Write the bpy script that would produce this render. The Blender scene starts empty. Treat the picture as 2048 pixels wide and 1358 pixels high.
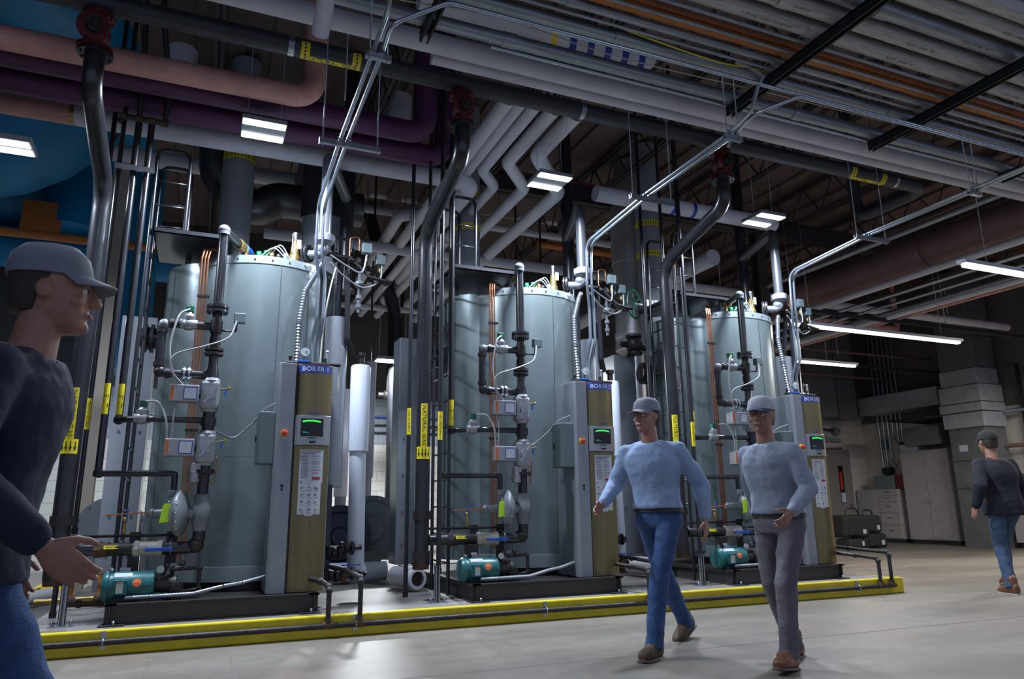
import bpy, bmesh, math, random
from mathutils import Vector, Matrix
random.seed(7)
sc = bpy.context.scene
# ---------------------------------------------------------------- camera
F_PX, W_PX, H_PX = 1441.0, 2048.0, 1358.0
PITCH, YAW, ROLL, CAM_Z = math.radians(13.15), math.radians(23.03), math.radians(-0.70), 1.02
_f = Vector((math.sin(YAW)*math.cos(PITCH), math.cos(YAW)*math.cos(PITCH), math.sin(PITCH)))
_r = Vector((math.cos(YAW), -math.sin(YAW), 0)); _u = _r.cross(_f)
_r, _u = _r*math.cos(ROLL)+_u*math.sin(ROLL), -_r*math.sin(ROLL)+_u*math.cos(ROLL)
cam = bpy.data.objects.new('camera', bpy.data.cameras.new('camera'))
sc.collection.objects.link(cam)
cam.matrix_world = Matrix(((_r.x,_u.x,-_f.x,0),(_r.y,_u.y,-_f.y,0),(_r.z,_u.z,-_f.z,CAM_Z),(0,0,0,1)))
cam.data.sensor_width = 36; cam.data.lens = 36*F_PX/W_PX; cam.data.clip_start = .05; cam.data.clip_end = 200
sc.camera = cam
# ---------------------------------------------------------------- world, exposure
world = bpy.data.worlds.new('world'); sc.world = world; world.use_nodes = True
world.node_tree.nodes['Background'].inputs[0].default_value = (.55,.66,1,1)
world.node_tree.nodes['Background'].inputs[1].default_value = .42
sc.view_settings.view_transform = 'Standard'; sc.view_settings.look = 'None'
sc.view_settings.gamma = 1; sc.view_settings.use_curve_mapping = False
sc.view_settings.exposure = 0.25

# ---------------------------------------------------------------- large lamps (the room's own fittings and some added ones carry them)
def area(name, loc, sx, sy, power, col, rot=(0,0,0), spread=math.radians(170)):
    l = bpy.data.lights.new(name, 'AREA'); l.shape='RECTANGLE'; l.size=sx; l.size_y=sy
    l.energy=power; l.color=col; l.spread=spread
    o = bpy.data.objects.new(name, l); sc.collection.objects.link(o); o.location=loc; o.rotation_euler=rot
    return o
COOL=(.74,.84,1.0); NEUT=(1.0,.95,.90)
BX = [-.62, 2.41, 5.44]                       # left edge of each boiler's base frame
# three high bays over the boilers
for i,b in enumerate(BX): area('high_bay_lamp', (b+.90,6.66,4.52), .37, .26, [170,170,150][i], COOL)
# unseen lamps added over the walkway to light the floor in front
for x,y,p in ((-.6,3.0,8),(3.2,2.6,12),(7.2,2.6,14),(11,3.4,8)): area('added_aisle_lamp', (x,y,4.45), .6, .3, p, (.80,.88,1.0))
area('left_high_bay_lamp', (-2.05,6.9,4.2), .5, .3, 110, COOL)
# fluorescent strips at the right; the last lamp is added, out of view
area('strip_lamp', (9.58,7.85,3.57), 3.5, .07, 38, NEUT)
area('strip_lamp', (10.2,10.0,3.57), 2.4, .07, 75, NEUT)
area('strip_lamp', (9.6,5.07,3.57), 3.6, .07, 25, NEUT)
area('strip_lamp', (14.6,7.3,4.3), 2.4, .3, 280, NEUT)  # added lamp that brightens the far right wall and cabinets
# lamps added behind the boilers to brighten the painted block wall
area('added_rear_lamp', (3.0,12.6,3.6), .6, .3, 380, (.9,.95,1.0))
area('added_rear_lamp', (-1.8,12.6,4.0), .6, .3, 110, COOL)

# ---------------------------------------------------------------- helpers
def at(x, y, Y=None, X=None, Z=None):
    d = _f + _r*((x-W_PX/2)/F_PX) - _u*((y-H_PX/2)/F_PX); C=Vector((0,0,CAM_Z))
    if Y is not None: return C+d*(Y/d.y)
    if X is not None: return C+d*(X/d.x)
    return C+d*((Z-CAM_Z)/d.z)
V = Vector
ORG = {}
def frame(ax):
    ax = V(ax).normalized(); h = V((0,0,1)) if abs(ax.z)<.9 else V((0,1,0))
    u = ax.cross(h).normalized(); return u, u.cross(ax).normalized(), ax   # u,v perpendicular
class MB:
    def __init__(s): s.v=[]; s.f=[]; s.sm=[]
    def add(s, vs, fs, sm=False):
        n=len(s.v); s.v += [V(p) for p in vs]
        for f in fs: s.f.append([n+i for i in f]); s.sm.append(sm)
        return s
    def hexa(s, P):
        return s.add(P, [(0,3,2,1),(4,5,6,7),(0,1,5,4),(1,2,6,5),(2,3,7,6),(3,0,4,7)])
    def box(s, x0,x1,y0,y1,z0,z1):
        return s.hexa([(x0,y0,z0),(x1,y0,z0),(x1,y1,z0),(x0,y1,z0),(x0,y0,z1),(x1,y0,z1),(x1,y1,z1),(x0,y1,z1)])
    def obox(s, c, half, R=None):
        c=V(c); R=R or Matrix.Identity(3); hx,hy,hz=half
        return s.hexa([c+R@V((a*hx,b*hy,d*hz)) for d in (-1,1) for a,b in ((-1,-1),(1,-1),(1,1),(-1,1))])
    def bar(s, p0, p1, w, h):
        p0=V(p0);p1=V(p1);u,v,a=frame(p1-p0)
        P=[p+u*(i*w/2)+v*(j*h/2) for p in (p0,p1) for i,j in ((-1,-1),(1,-1),(1,1),(-1,1))]
        s.hexa(P); return s
    def ring(s, c, u, v, r, n):
        return [c+u*(r*math.cos(2*math.pi*k/n))+v*(r*math.sin(2*math.pi*k/n)) for k in range(n)]
    def lathe(s, o, ax, prof, n=24, cap=True, a0=0, a1=None):
        o=V(o);u,v,a=frame(ax); m=len(prof); vs=[]
        full = a1 is None; N = n if full else n+1
        for t,r in prof:
            for k in range(N):
                g = 2*math.pi*k/n if full else a0+(a1-a0)*k/n
                vs.append(o+a*t+u*(r*math.cos(g))+v*(r*math.sin(g)))
        base=len(s.v); s.v+=vs
        for i in range(m-1):
            sharp = False
            for k in range(n):
                k2=(k+1)%N if full else k+1
                s.f.append([base+i*N+k, base+i*N+k2, base+(i+1)*N+k2, base+(i+1)*N+k]); s.sm.append(True)
        if cap and full:
            s.f.append([base+k for k in range(N)][::-1]); s.sm.append(False)
            s.f.append([base+(m-1)*N+k for k in range(N)]); s.sm.append(False)
        return s
    def cyl(s, p0, p1, r, r1=None, n=16):
        p0=V(p0);p1=V(p1); d=p1-p0
        return s.lathe(p0, d, [(0,r),(d.length, r if r1 is None else r1)], n)
    def sphere(s, c, r, n=14, sq=(1,1,1)):
        c=V(c); m=n//2; vs=[]
        for i in range(m+1):
            t=math.pi*i/m
            for k in range(n):
                g=2*math.pi*k/n; vs.append(c+V((r*sq[0]*math.sin(t)*math.cos(g), r*sq[1]*math.sin(t)*math.sin(g), r*sq[2]*math.cos(t))))
        fs=[(i*n+k, i*n+(k+1)%n, (i+1)*n+(k+1)%n, (i+1)*n+k) for i in range(m) for k in range(n)]
        return s.add(vs, fs, True)
    def torus(s, c, ax, R, r, n=28, m=8):
        c=V(c);u,v,a=frame(ax); vs=[]
        for k in range(n):
            g=2*math.pi*k/n; d=u*math.cos(g)+v*math.sin(g)
            for j in range(m):
                h=2*math.pi*j/m; vs.append(c+d*(R+r*math.cos(h))+a*(r*math.sin(h)))
        fs=[(k*m+j, ((k+1)%n)*m+j, ((k+1)%n)*m+(j+1)%m, k*m+(j+1)%m) for k in range(n) for j in range(m)]
        return s.add(vs, fs, True)
    def path(s, pts, bend):
        pts=[V(p) for p in pts]; out=[pts[0]]
        for i in range(1,len(pts)-1):
            a,b,c=pts[i-1],pts[i],pts[i+1]; d0=(a-b); d1=(c-b); l0=d0.length; l1=d1.length
            if l0<1e-6 or l1<1e-6: continue
            d0/=l0; d1/=l1; ang=math.pi-d0.angle(d1,0)
            if ang<.02: out.append(b); continue
            t=min(bend*math.tan(ang/2), l0*.49, l1*.49)
            n=max(3,int(ang/.26)+1)
            p0=b+d0*t; p1=b+d1*t
            for k in range(n+1):
                q=k/n; out.append(p0*(1-q)**2 + b*(2*q*(1-q)) + p1*q*q) if ang<.9 else out.append(s._arc(b,d0,d1,t,ang,q))
        out.append(pts[-1]); return out
    def _arc(s,b,d0,d1,t,ang,q):
        R=t/math.tan(ang/2); m=(d0+d1).normalized(); c=b+m*(R/math.cos(ang/2))
        e0=(b+d0*t-c).normalized(); e1=(b+d1*t-c).normalized(); w=e0.angle(e1,1e-4)
        return c+(e0*math.sin((1-q)*w)+e1*math.sin(q*w))*(R/math.sin(w))
    def tube(s, pts, r, bend=0, n=12, cap=True, rf=None):
        P = s.path(pts,bend) if bend else [V(p) for p in pts]
        Q=[P[0]]
        for p in P[1:]:
            if (p-Q[-1]).length>1e-5: Q.append(p)
        P=Q; T=[]
        for i in range(len(P)):
            a=P[i]-P[i-1] if i>0 else P[1]-P[0]; b=P[i+1]-P[i] if i<len(P)-1 else a
            T.append((a.normalized()+b.normalized()).normalized())
        u,v,_=frame(T[0]); base=len(s.v); L=0
        for i,p in enumerate(P):
            if i>0:
                L+=(p-P[i-1]).length
                q=T[i-1].rotation_difference(T[i]); u=(q@u).normalized(); u=(u-T[i]*u.dot(T[i])).normalized()
            w=T[i].cross(u); rr = rf(L,i) if rf else r
            for k in range(n):
                g=2*math.pi*k/n; s.v.append(p+u*(rr*math.cos(g))+w*(rr*math.sin(g)))
        for i in range(len(P)-1):
            for k in range(n):
                s.f.append([base+i*n+k, base+i*n+(k+1)%n, base+(i+1)*n+(k+1)%n, base+(i+1)*n+k]); s.sm.append(True)
        if cap:
            s.f.append([base+k for k in range(n)][::-1]); s.sm.append(False)
            s.f.append([base+(len(P)-1)*n+k for k in range(n)]); s.sm.append(False)
        return s
    def hose(s, pts, r, pitch=.008, bend=.08, amp=.12, n=10):     # corrugated flexible conduit
        P=s.path(pts,bend); out=[P[0]]
        for i in range(1,len(P)):
            d=P[i]-P[i-1]; k=max(1,int(d.length/pitch))
            for j in range(1,k+1): out.append(P[i-1]+d*(j/k))
        return s.tube(out, r, 0, n, True, lambda L,i: r*(1+amp*(1 if i%2 else -1)))
    def smooth_curve(s, pts, r, n=8, seg=8):                        # catmull-rom cable
        P=[V(p) for p in pts]; P=[P[0]*2-P[1]]+P+[P[-1]*2-P[-2]]; out=[]
        for i in range(1,len(P)-2):
            for k in range(seg):
                t=k/seg; a,b,c,d=P[i-1:i+3]
                out.append(((b*2)+(c-a)*t+(a*2-b*5+c*4-d)*t*t+(b*3-a-c*3+d)*t**3)*.5)
        out.append(P[-2]); return s.tube(out,r,0,n)
    def extrude_poly(s, poly, o, u, v, w):                         # polygon in (u,v) thickened along w
        o=V(o);u=V(u);v=V(v);w=V(w); n=len(poly)
        A=[o+u*a+v*b for a,b in poly]; B=[p+w for p in A]; base=len(s.v); s.v+=A+B
        s.f.append([base+i for i in range(n)][::-1]); s.f.append([base+n+i for i in range(n)]); s.sm+=[False,False]
        for i in range(n):
            s.f.append([base+i, base+(i+1)%n, base+n+(i+1)%n, base+n+i]); s.sm.append(False)
        return s
    def build(s, name, mat, parent=None, off=(0,0,0), bev=0, label=None, cat=None, group=None, kind=None, loc=None):
        off=V(off); me=bpy.data.meshes.new(name)
        if parent is not None: o0=ORG[parent.name]
        elif loc is not None: o0=V(loc)
        elif kind=='structure': o0=V((0,0,0))
        else:
            xs=[p.x for p in s.v]; ys=[p.y for p in s.v]; zs=[p.z for p in s.v]
            o0=V(((min(xs)+max(xs))/2,(min(ys)+max(ys))/2,min(zs)))+off
        me.from_pydata([tuple(p+off-o0) for p in s.v], [], s.f)
        me.polygons.foreach_set('use_smooth', s.sm)
        bm=bmesh.new(); bm.from_mesh(me); bmesh.ops.recalc_face_normals(bm, faces=bm.faces)
        for e in bm.edges:
            if len(e.link_faces)==2 and e.calc_face_angle(0)>.7: e.smooth=False
        bm.to_mesh(me); bm.free()
        me.materials.append(mat)
        o=bpy.data.objects.new(name, me); sc.collection.objects.link(o)
        if parent is not None: o.parent=parent; 
        else: o.location=o0
        ORG[o.name]=o0.copy()
        if bev:
            m=o.modifiers.new('bevel','BEVEL'); m.width=bev; m.segments=2; m.limit_method='ANGLE'; m.angle_limit=.9
        tag(o,label,cat,group,kind); return o
_W=(('boilers 1 and 2','the left and middle boilers'),('boilers 2 and 3','the middle and right boilers'),('boiler 1','the left boiler'),('boiler 2','the middle boiler'),('boiler 3','the right boiler'))
def tag(o,label=None,cat=None,group=None,kind=None):
    if label and 'BOILER' not in label:
        for a,b in _W: label=label.replace(a,b)
        label=label.replace('the the','the')
    if label: o['label']=label
    if cat: o['category']=cat
    if group: o['group']=group
    if kind: o['kind']=kind
    return o
def thing(name,label,cat,loc,group=None):
    o=bpy.data.objects.new(name,None); o.empty_display_size=.1; sc.collection.objects.link(o)
    o.location=loc; ORG[o.name]=V(loc); return tag(o,label,cat,group)
_tc={}
def text_pts(string, size):
    cu=bpy.data.curves.new('t','FONT'); cu.body=string; cu.size=size; cu.align_x='CENTER'; cu.align_y='CENTER'; cu.resolution_u=2
    o=bpy.data.objects.new('t',cu); sc.collection.objects.link(o)
    dg=bpy.context.evaluated_depsgraph_get(); me=bpy.data.meshes.new_from_object(o.evaluated_get(dg))
    vs=[(p.co.x,p.co.y) for p in me.vertices]; fs=[list(f.vertices) for f in me.polygons]
    bpy.data.objects.remove(o); bpy.data.curves.remove(cu); bpy.data.meshes.remove(me); return vs,fs
def text_map(mb, string, size, fn):
    k=(string,size)
    if k not in _tc: _tc[k]=text_pts(*k)
    vs,fs=_tc[k]; return mb.add([fn(a,b) for a,b in vs], fs)
def text_flat(mb, string, size, c, u, v):
    c=V(c);u=V(u);v=V(v); return text_map(mb,string,size,lambda a,b: c+u*a+v*b)
def flange(mb, c, ax, r, t, bolts=8, rb=None, br=.009):
    c=V(c);u,v,a=frame(ax); mb.lathe(c-a*(t/2),ax,[(0,r),(t,r)],28)
    for k in range(bolts):
        g=2*math.pi*(k+.5)/bolts; p=c+(u*math.cos(g)+v*math.sin(g))*(rb or r*.82)
        mb.cyl(p-a*(t/2+.012),p+a*(t/2+.012),br,n=6)
    return mb

# ---------------------------------------------------------------- materials
def mat(name, col, rough=.5, metal=0, noise=0, nscale=6, bump=0, bscale=60, spec=None, emit=None, estr=0, stretch=None, coat=0, col2=None):
    m=bpy.data.materials.new(name); m.use_nodes=True; nt=m.node_tree; b=nt.nodes['Principled BSDF']
    b.inputs['Base Color'].default_value=(*col,1); b.inputs['Roughness'].default_value=rough; b.inputs['Metallic'].default_value=metal
    if coat: b.inputs['Coat Weight'].default_value=coat; b.inputs['Coat Roughness'].default_value=.15
    if emit: b.inputs['Emission Color'].default_value=(*emit,1); b.inputs['Emission Strength'].default_value=estr
    if noise or bump:
        tc=nt.nodes.new('ShaderNodeTexCoord'); mp=nt.nodes.new('ShaderNodeMapping'); nt.links.new(tc.outputs['Object'],mp.inputs[0])
        if stretch: mp.inputs['Scale'].default_value=stretch
    if noise:
        n=nt.nodes.new('ShaderNodeTexNoise'); n.inputs['Scale'].default_value=nscale; n.inputs['Detail'].default_value=5; n.inputs['Roughness'].default_value=.65
        nt.links.new(mp.outputs[0],n.inputs['Vector'])
        r=nt.nodes.new('ShaderNodeValToRGB'); nt.links.new(n.outputs['Fac'],r.inputs[0])
        c2=col2 or tuple(c*(1-noise) for c in col)
        r.color_ramp.elements[0].position=.32; r.color_ramp.elements[0].color=(*c2,1)
        r.color_ramp.elements[1].position=.68; r.color_ramp.elements[1].color=(*(min(1,c*(1+noise*.35)) for c in col),1)
        nt.links.new(r.outputs[0],b.inputs['Base Color'])
    if bump:
        n2=nt.nodes.new('ShaderNodeTexNoise'); n2.inputs['Scale'].default_value=bscale; nt.links.new(mp.outputs[0],n2.inputs['Vector'])
        bp=nt.nodes.new('ShaderNodeBump'); bp.inputs['Strength'].default_value=bump; bp.inputs['Distance'].default_value=.01
        nt.links.new(n2.outputs['Fac'],bp.inputs['Height']); nt.links.new(bp.outputs[0],b.inputs['Normal'])
    return m
M=dict(
 shell=mat('boiler_shell_paint',(.175,.215,.22),.30,.45,.10,3,.05,14),
 shell_band=mat('boiler_band_paint',(.24,.28,.29),.4,.35),
 cab=mat('cabinet_silver_paint',(.26,.28,.31),.38,.4,.06,5),
 bronze=mat('brushed_bronze_steel',(.23,.19,.095),.30,.85,.22,3,0,stretch=(30,30,.6)),
 steel=mat('brushed_steel',(.38,.38,.37),.32,.9,.15,3,0,stretch=(30,30,.6)),
 stainless=mat('flue_stainless',(.55,.56,.58),.42,.7,.3,2,.04,8),
 duct_dark=mat('flue_dark_metal',(.10,.10,.105),.42,.8,.3,3),
 black=mat('black_pipe_paint',(.018,.019,.024),.32,.1,.3,8,coat=.3),
 frame=mat('dark_brown_frame_paint',(.028,.025,.026),.42,0,.25,6),
 cast=mat('cast_iron_fitting',(.035,.030,.032),.45,.4,.4,20,.3,60),
 rust=mat('rusty_fitting',(.10,.055,.03),.7,.2,.5,25,.3,80),
 zinc=mat('zinc_plated_steel',(.38,.41,.45),.30,.9,.15,20),
 emt=mat('galvanised_conduit',(.42,.48,.54),.28,.9,.12,6),
 alu=mat('cast_aluminium',(.33,.34,.36),.42,.55,.12,30,.25,90),
 grey=mat('grey_enamel',(.16,.18,.20),.4,.1,.1,10),
 greybox=mat('electrical_box_grey',(.13,.175,.185),.42,.15,.06,6),
 copper=mat('copper_tube',(.42,.17,.085),.35,.8,.25,12),
 brass=mat('brass',(.42,.30,.10),.35,.8,.25,30),
 white_ins=mat('white_pipe_jacket',(.56,.56,.62),.6,0,.12,3),
 white_pvc=mat('white_pvc_jacket',(.62,.67,.76),.35,0,.05,3),
 grey_ins=mat('grey_canvas_jacket',(.23,.24,.27),.75,0,.12,3),
 purple=mat('purple_painted_jacket',(.085,.018,.080),.55,0,.25,4),
 pink=mat('salmon_painted_jacket',(.58,.30,.26),.6,0,.25,4),
 mauve=mat('dusty_rose_painted_pipe',(.17,.095,.095),.6,0,.25,3),
 teal=mat('blue_painted_jacket',(.0,.20,.42),.5,0,.3,1.6),
 orange=mat('orange_painted_pipe',(.50,.17,.03),.55,0,.2,5),
 brown=mat('copper_brown_pipe',(.28,.10,.04),.55,.2,.3,5),
 galv=mat('weathered_steel_conduit',(.31,.35,.38),.42,.6,.25,4,stretch=(.6,4,4)),
 galv_w=mat('pale_rigid_conduit',(.50,.49,.47),.55,.25,.35,10,stretch=(.5,6,6)),
 strut=mat('green_black_channel',(.012,.018,.020),.5,.3),
 joist=mat('dark_steel_joist',(.05,.042,.045),.6,.2),
 deck=mat('roof_deck_brown',(.15,.105,.095),.8,0,.3,2),
 yellow=mat('safety_yellow_paint',(.62,.50,.004),.45,0,.22,5),
 label_y=mat('label_yellow',(.72,.60,.01),.5), label_k=mat('label_black_ink',(.01,.01,.01),.6),
 label_b=mat('label_blue',(.015,.04,.30),.5), label_w=mat('label_white_ink',(.62,.66,.75),.5),
 paper=mat('notice_paper',(.46,.50,.56),.6), ink=mat('notice_ink',(.10,.11,.13),.7), inkred=mat('notice_red',(.35,.03,.02),.6),
 inkyel=mat('notice_yellow',(.5,.42,.2),.6), inkblue=mat('notice_blue_ink',(.06,.10,.28),.6),
 red=mat('red_plastic',(.50,.03,.015),.35), yel=mat('yellow_plastic',(.60,.40,.01),.4),
 redpaint=mat('dark_red_valve_paint',(.10,.008,.010),.4,0,.3,10), redbright=mat('bright_red_paint',(.45,.03,.02),.5),
 orange_l=mat('orange_label',(.55,.13,.03),.5), blue=mat('blue_handle_vinyl',(.01,.09,.45),.4),
 lime=mat('lime_tag',(.50,.85,.02),.5), tealmotor=mat('teal_motor_enamel',(.008,.10,.105),.35,0,.1,10),
 green=mat('green_coil_plastic',(.01,.12,.06),.4), screen=mat('dark_screen_glass',(.008,.008,.008),.12),
 led=mat('green_display_light',(0,.1,0),.5,emit=(.02,1,.06),estr=1.3), ledc=mat('cyan_display_light',(0,.1,.1),.5,emit=(.02,.8,.5),estr=.25),
 cable=mat('grey_cable_jacket',(.26,.27,.28),.45), cream=mat('cream_pipe',(.45,.42,.34),.5),
 tubew=mat('lit_lamp_lens',(.9,.9,.9),.5,emit=(.85,.92,1),estr=9), tuben=mat('lit_tube_lens',(.9,.9,.9),.5,emit=(1,.98,.95),estr=6),
 housing=mat('lamp_housing',(.25,.27,.30),.5,.3), black_p=mat('black_plastic',(.012,.012,.014),.4),
 navyblk=mat('navy_burner_paint',(.008,.014,.045),.35), cloth_bag=mat('black_bag_nylon',(.018,.018,.020),.8,bump=.3,bscale=120),
 wood=mat('laminate_cabinet',(.34,.32,.31),.55,0,.12,8,bump=0), steeldoor=mat('taupe_steel_door',(.20,.18,.165),.5),
 rubber=mat('dark_rubber',(.02,.02,.02),.7), glass=mat('gauge_glass',(.45,.50,.52),.15),
 tape=mat('silver_foil_duct',(.40,.41,.44),.45,.35,.2,4), ducttan=mat('dull_galvanised_duct',(.17,.17,.175),.5,.4,.2,3),
 beige=mat('beige_steel_column',(.36,.31,.26),.6), board=mat('notice_board_paper',(.42,.42,.45),.7,0,.1,12),
)
# ================================================================= THE ROOM
def nodes(m): return m.node_tree.nodes, m.node_tree.links
def concrete(name, c1, c2, rough, cracks=True, joints=None):
    m=mat(name,c1,rough); N,L=nodes(m); b=N['Principled BSDF']
    tc=N.new('ShaderNodeTexCoord')
    n1=N.new('ShaderNodeTexNoise'); n1.inputs['Scale'].default_value=.55; n1.inputs['Detail'].default_value=9; n1.inputs['Roughness'].default_value=.62
    mp=N.new('ShaderNodeMapping'); mp.inputs['Scale'].default_value=(.55,1.5,1); L.new(tc.outputs['Object'],mp.inputs[0]); L.new(mp.outputs[0],n1.inputs['Vector'])
    r=N.new('ShaderNodeValToRGB'); r.color_ramp.elements[0].position=.35; r.color_ramp.elements[1].position=.66
    r.color_ramp.elements[0].color=(*c2,1); r.color_ramp.elements[1].color=(*c1,1); L.new(n1.outputs[0],r.inputs[0])
    n2=N.new('ShaderNodeTexNoise'); n2.inputs['Scale'].default_value=9; n2.inputs['Detail'].default_value=6; L.new(tc.outputs['Object'],n2.inputs['Vector'])
    mx=N.new('ShaderNodeMixRGB'); mx.blend_type='OVERLAY'; mx.inputs[0].default_value=.25; L.new(r.outputs[0],mx.inputs[1]); L.new(n2.outputs[0],mx.inputs[2])
    last=mx.outputs[0]
    # rusty stains
    n3=N.new('ShaderNodeTexNoise'); n3.inputs['Scale'].default_value=1.1; n3.inputs['Detail'].default_value=3; L.new(tc.outputs['Object'],n3.inputs['Vector'])
    r3=N.new('ShaderNodeValToRGB'); r3.color_ramp.elements[0].position=.60; r3.color_ramp.elements[1].position=.75; L.new(n3.outputs[0],r3.inputs[0])
    m3=N.new('ShaderNodeMixRGB'); m3.inputs[2].default_value=(.26,.17,.11,1); f3=N.new('ShaderNodeMath'); f3.operation='MULTIPLY'; f3.inputs[1].default_value=.45; L.new(r3.outputs[0],f3.inputs[0]); L.new(f3.outputs[0],m3.inputs[0]); L.new(last,m3.inputs[1]); last=m3.outputs[0]
    if cracks:
        v=N.new('ShaderNodeTexVoronoi'); v.feature='DISTANCE_TO_EDGE'; v.inputs['Scale'].default_value=.34
        n4=N.new('ShaderNodeTexNoise'); n4.inputs['Scale'].default_value=2.2; n4.inputs['Detail'].default_value=5; L.new(tc.outputs['Object'],n4.inputs['Vector'])
        am=N.new('ShaderNodeMixRGB'); am.blend_type='ADD'; am.inputs[0].default_value=.35; L.new(tc.outputs['Object'],am.inputs[1]); L.new(n4.outputs['Color'],am.inputs[2]); L.new(am.outputs[0],v.inputs['Vector'])
        lt=N.new('ShaderNodeMath'); lt.operation='LESS_THAN'; lt.inputs[1].default_value=.0022; L.new(v.outputs['Distance'],lt.inputs[0])
        m4=N.new('ShaderNodeMixRGB'); m4.inputs[2].default_value=(.09,.075,.06,1); f4=N.new('ShaderNodeMath'); f4.operation='MULTIPLY'; f4.inputs[1].default_value=.35; L.new(lt.outputs[0],f4.inputs[0]); L.new(f4.outputs[0],m4.inputs[0]); L.new(last,m4.inputs[1]); last=m4.outputs[0]
    L.new(last,b.inputs['Base Color'])
    rr=N.new('ShaderNodeMapRange'); rr.inputs['To Min'].default_value=rough-.1; rr.inputs['To Max'].default_value=rough+.15; L.new(n1.outputs[0],rr.inputs[0]); L.new(rr.outputs[0],b.inputs['Roughness'])
    bp=N.new('ShaderNodeBump'); bp.inputs['Strength'].default_value=.12; bp.inputs['Distance'].default_value=.01; L.new(n2.outputs[0],bp.inputs['Height']); L.new(bp.outputs[0],b.inputs['Normal'])
    return m
M['floor']=concrete('floor_concrete',(.22,.195,.165),(.135,.118,.098),.42)
M['pad']=concrete('pad_concrete',(.21,.20,.185),(.12,.11,.105),.5,False)
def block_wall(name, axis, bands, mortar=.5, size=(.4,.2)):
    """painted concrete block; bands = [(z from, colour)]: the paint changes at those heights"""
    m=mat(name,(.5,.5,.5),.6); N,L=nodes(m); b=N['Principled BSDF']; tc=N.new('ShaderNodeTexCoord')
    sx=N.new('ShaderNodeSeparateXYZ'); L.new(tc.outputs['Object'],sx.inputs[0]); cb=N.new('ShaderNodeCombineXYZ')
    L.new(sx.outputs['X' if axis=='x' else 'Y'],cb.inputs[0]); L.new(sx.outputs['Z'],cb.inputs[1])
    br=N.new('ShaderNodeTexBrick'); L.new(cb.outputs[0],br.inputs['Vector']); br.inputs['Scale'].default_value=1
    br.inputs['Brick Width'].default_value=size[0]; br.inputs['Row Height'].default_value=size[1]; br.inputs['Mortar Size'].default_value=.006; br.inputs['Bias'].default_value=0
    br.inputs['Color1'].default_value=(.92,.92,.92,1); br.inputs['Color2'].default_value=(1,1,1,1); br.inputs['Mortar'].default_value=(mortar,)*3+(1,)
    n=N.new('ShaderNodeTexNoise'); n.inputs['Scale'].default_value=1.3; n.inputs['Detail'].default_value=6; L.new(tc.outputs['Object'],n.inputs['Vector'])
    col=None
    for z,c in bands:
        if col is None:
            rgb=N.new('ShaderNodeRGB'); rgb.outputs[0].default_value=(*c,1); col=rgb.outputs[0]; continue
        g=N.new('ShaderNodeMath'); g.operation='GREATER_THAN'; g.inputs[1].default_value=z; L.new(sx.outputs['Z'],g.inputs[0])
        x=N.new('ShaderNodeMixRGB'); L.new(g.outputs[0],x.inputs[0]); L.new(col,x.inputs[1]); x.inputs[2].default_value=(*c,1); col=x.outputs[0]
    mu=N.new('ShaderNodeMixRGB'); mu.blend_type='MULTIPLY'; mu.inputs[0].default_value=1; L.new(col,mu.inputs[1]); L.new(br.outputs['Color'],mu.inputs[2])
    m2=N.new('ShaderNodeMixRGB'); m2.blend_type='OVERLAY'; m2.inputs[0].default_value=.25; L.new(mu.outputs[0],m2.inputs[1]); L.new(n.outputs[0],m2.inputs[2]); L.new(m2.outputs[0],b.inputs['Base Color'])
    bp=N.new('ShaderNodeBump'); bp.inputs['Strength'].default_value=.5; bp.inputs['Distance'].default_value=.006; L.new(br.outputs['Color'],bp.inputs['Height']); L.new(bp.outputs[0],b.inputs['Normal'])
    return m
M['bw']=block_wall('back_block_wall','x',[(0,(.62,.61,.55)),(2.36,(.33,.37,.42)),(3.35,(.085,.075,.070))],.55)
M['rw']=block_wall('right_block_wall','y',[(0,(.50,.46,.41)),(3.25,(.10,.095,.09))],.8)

mb=MB().box(-14,26,-4,16,-.2,0); mb.build('floor',M['floor'],kind='structure')
mb=MB().box(-1.17,7.60,6.46,15.4,0,.165); mb.build('trim_1',M['pad'],kind='structure')
# yellow kerb along the front of the pad, turning the right-hand corner
mb=MB().box(-1.19,7.66,6.40,6.47,0,.175).box(7.58,7.70,6.42,7.1,0,.16); o=mb.build('trim_2',M['yellow'],kind='structure',bev=.012)
# saw-cut joints in the floor
mb=MB(); mb.box(.28,.292,-2,6.4,0,.0012); mb.box(-1.2,7.7,6.33,6.345,0,.0012); mb.box(8.6,8.612,-2,15,0,.0012); mb.bar((-3.0,4.75,0),(20,4.45,0),.010,.0024); mb.build('trim_3',mat('joint_filler',(.15,.13,.11),.8),kind='structure')
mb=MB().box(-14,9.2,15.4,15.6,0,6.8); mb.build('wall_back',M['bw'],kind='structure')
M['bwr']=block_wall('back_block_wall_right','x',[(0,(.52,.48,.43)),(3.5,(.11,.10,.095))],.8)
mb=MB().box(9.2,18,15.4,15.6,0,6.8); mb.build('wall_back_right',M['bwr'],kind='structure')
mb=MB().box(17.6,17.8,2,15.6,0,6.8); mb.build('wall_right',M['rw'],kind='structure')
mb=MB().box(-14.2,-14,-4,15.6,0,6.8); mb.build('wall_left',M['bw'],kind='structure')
mb=MB().box(-14,26,-4,15.6,6.8,6.9)
for k in range(66): mb.box(-14+k*.6,-14+k*.6+.28,-3.9,15.3,6.74,6.8)
mb.build('ceiling',M['deck'],kind='structure')
n=4
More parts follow.
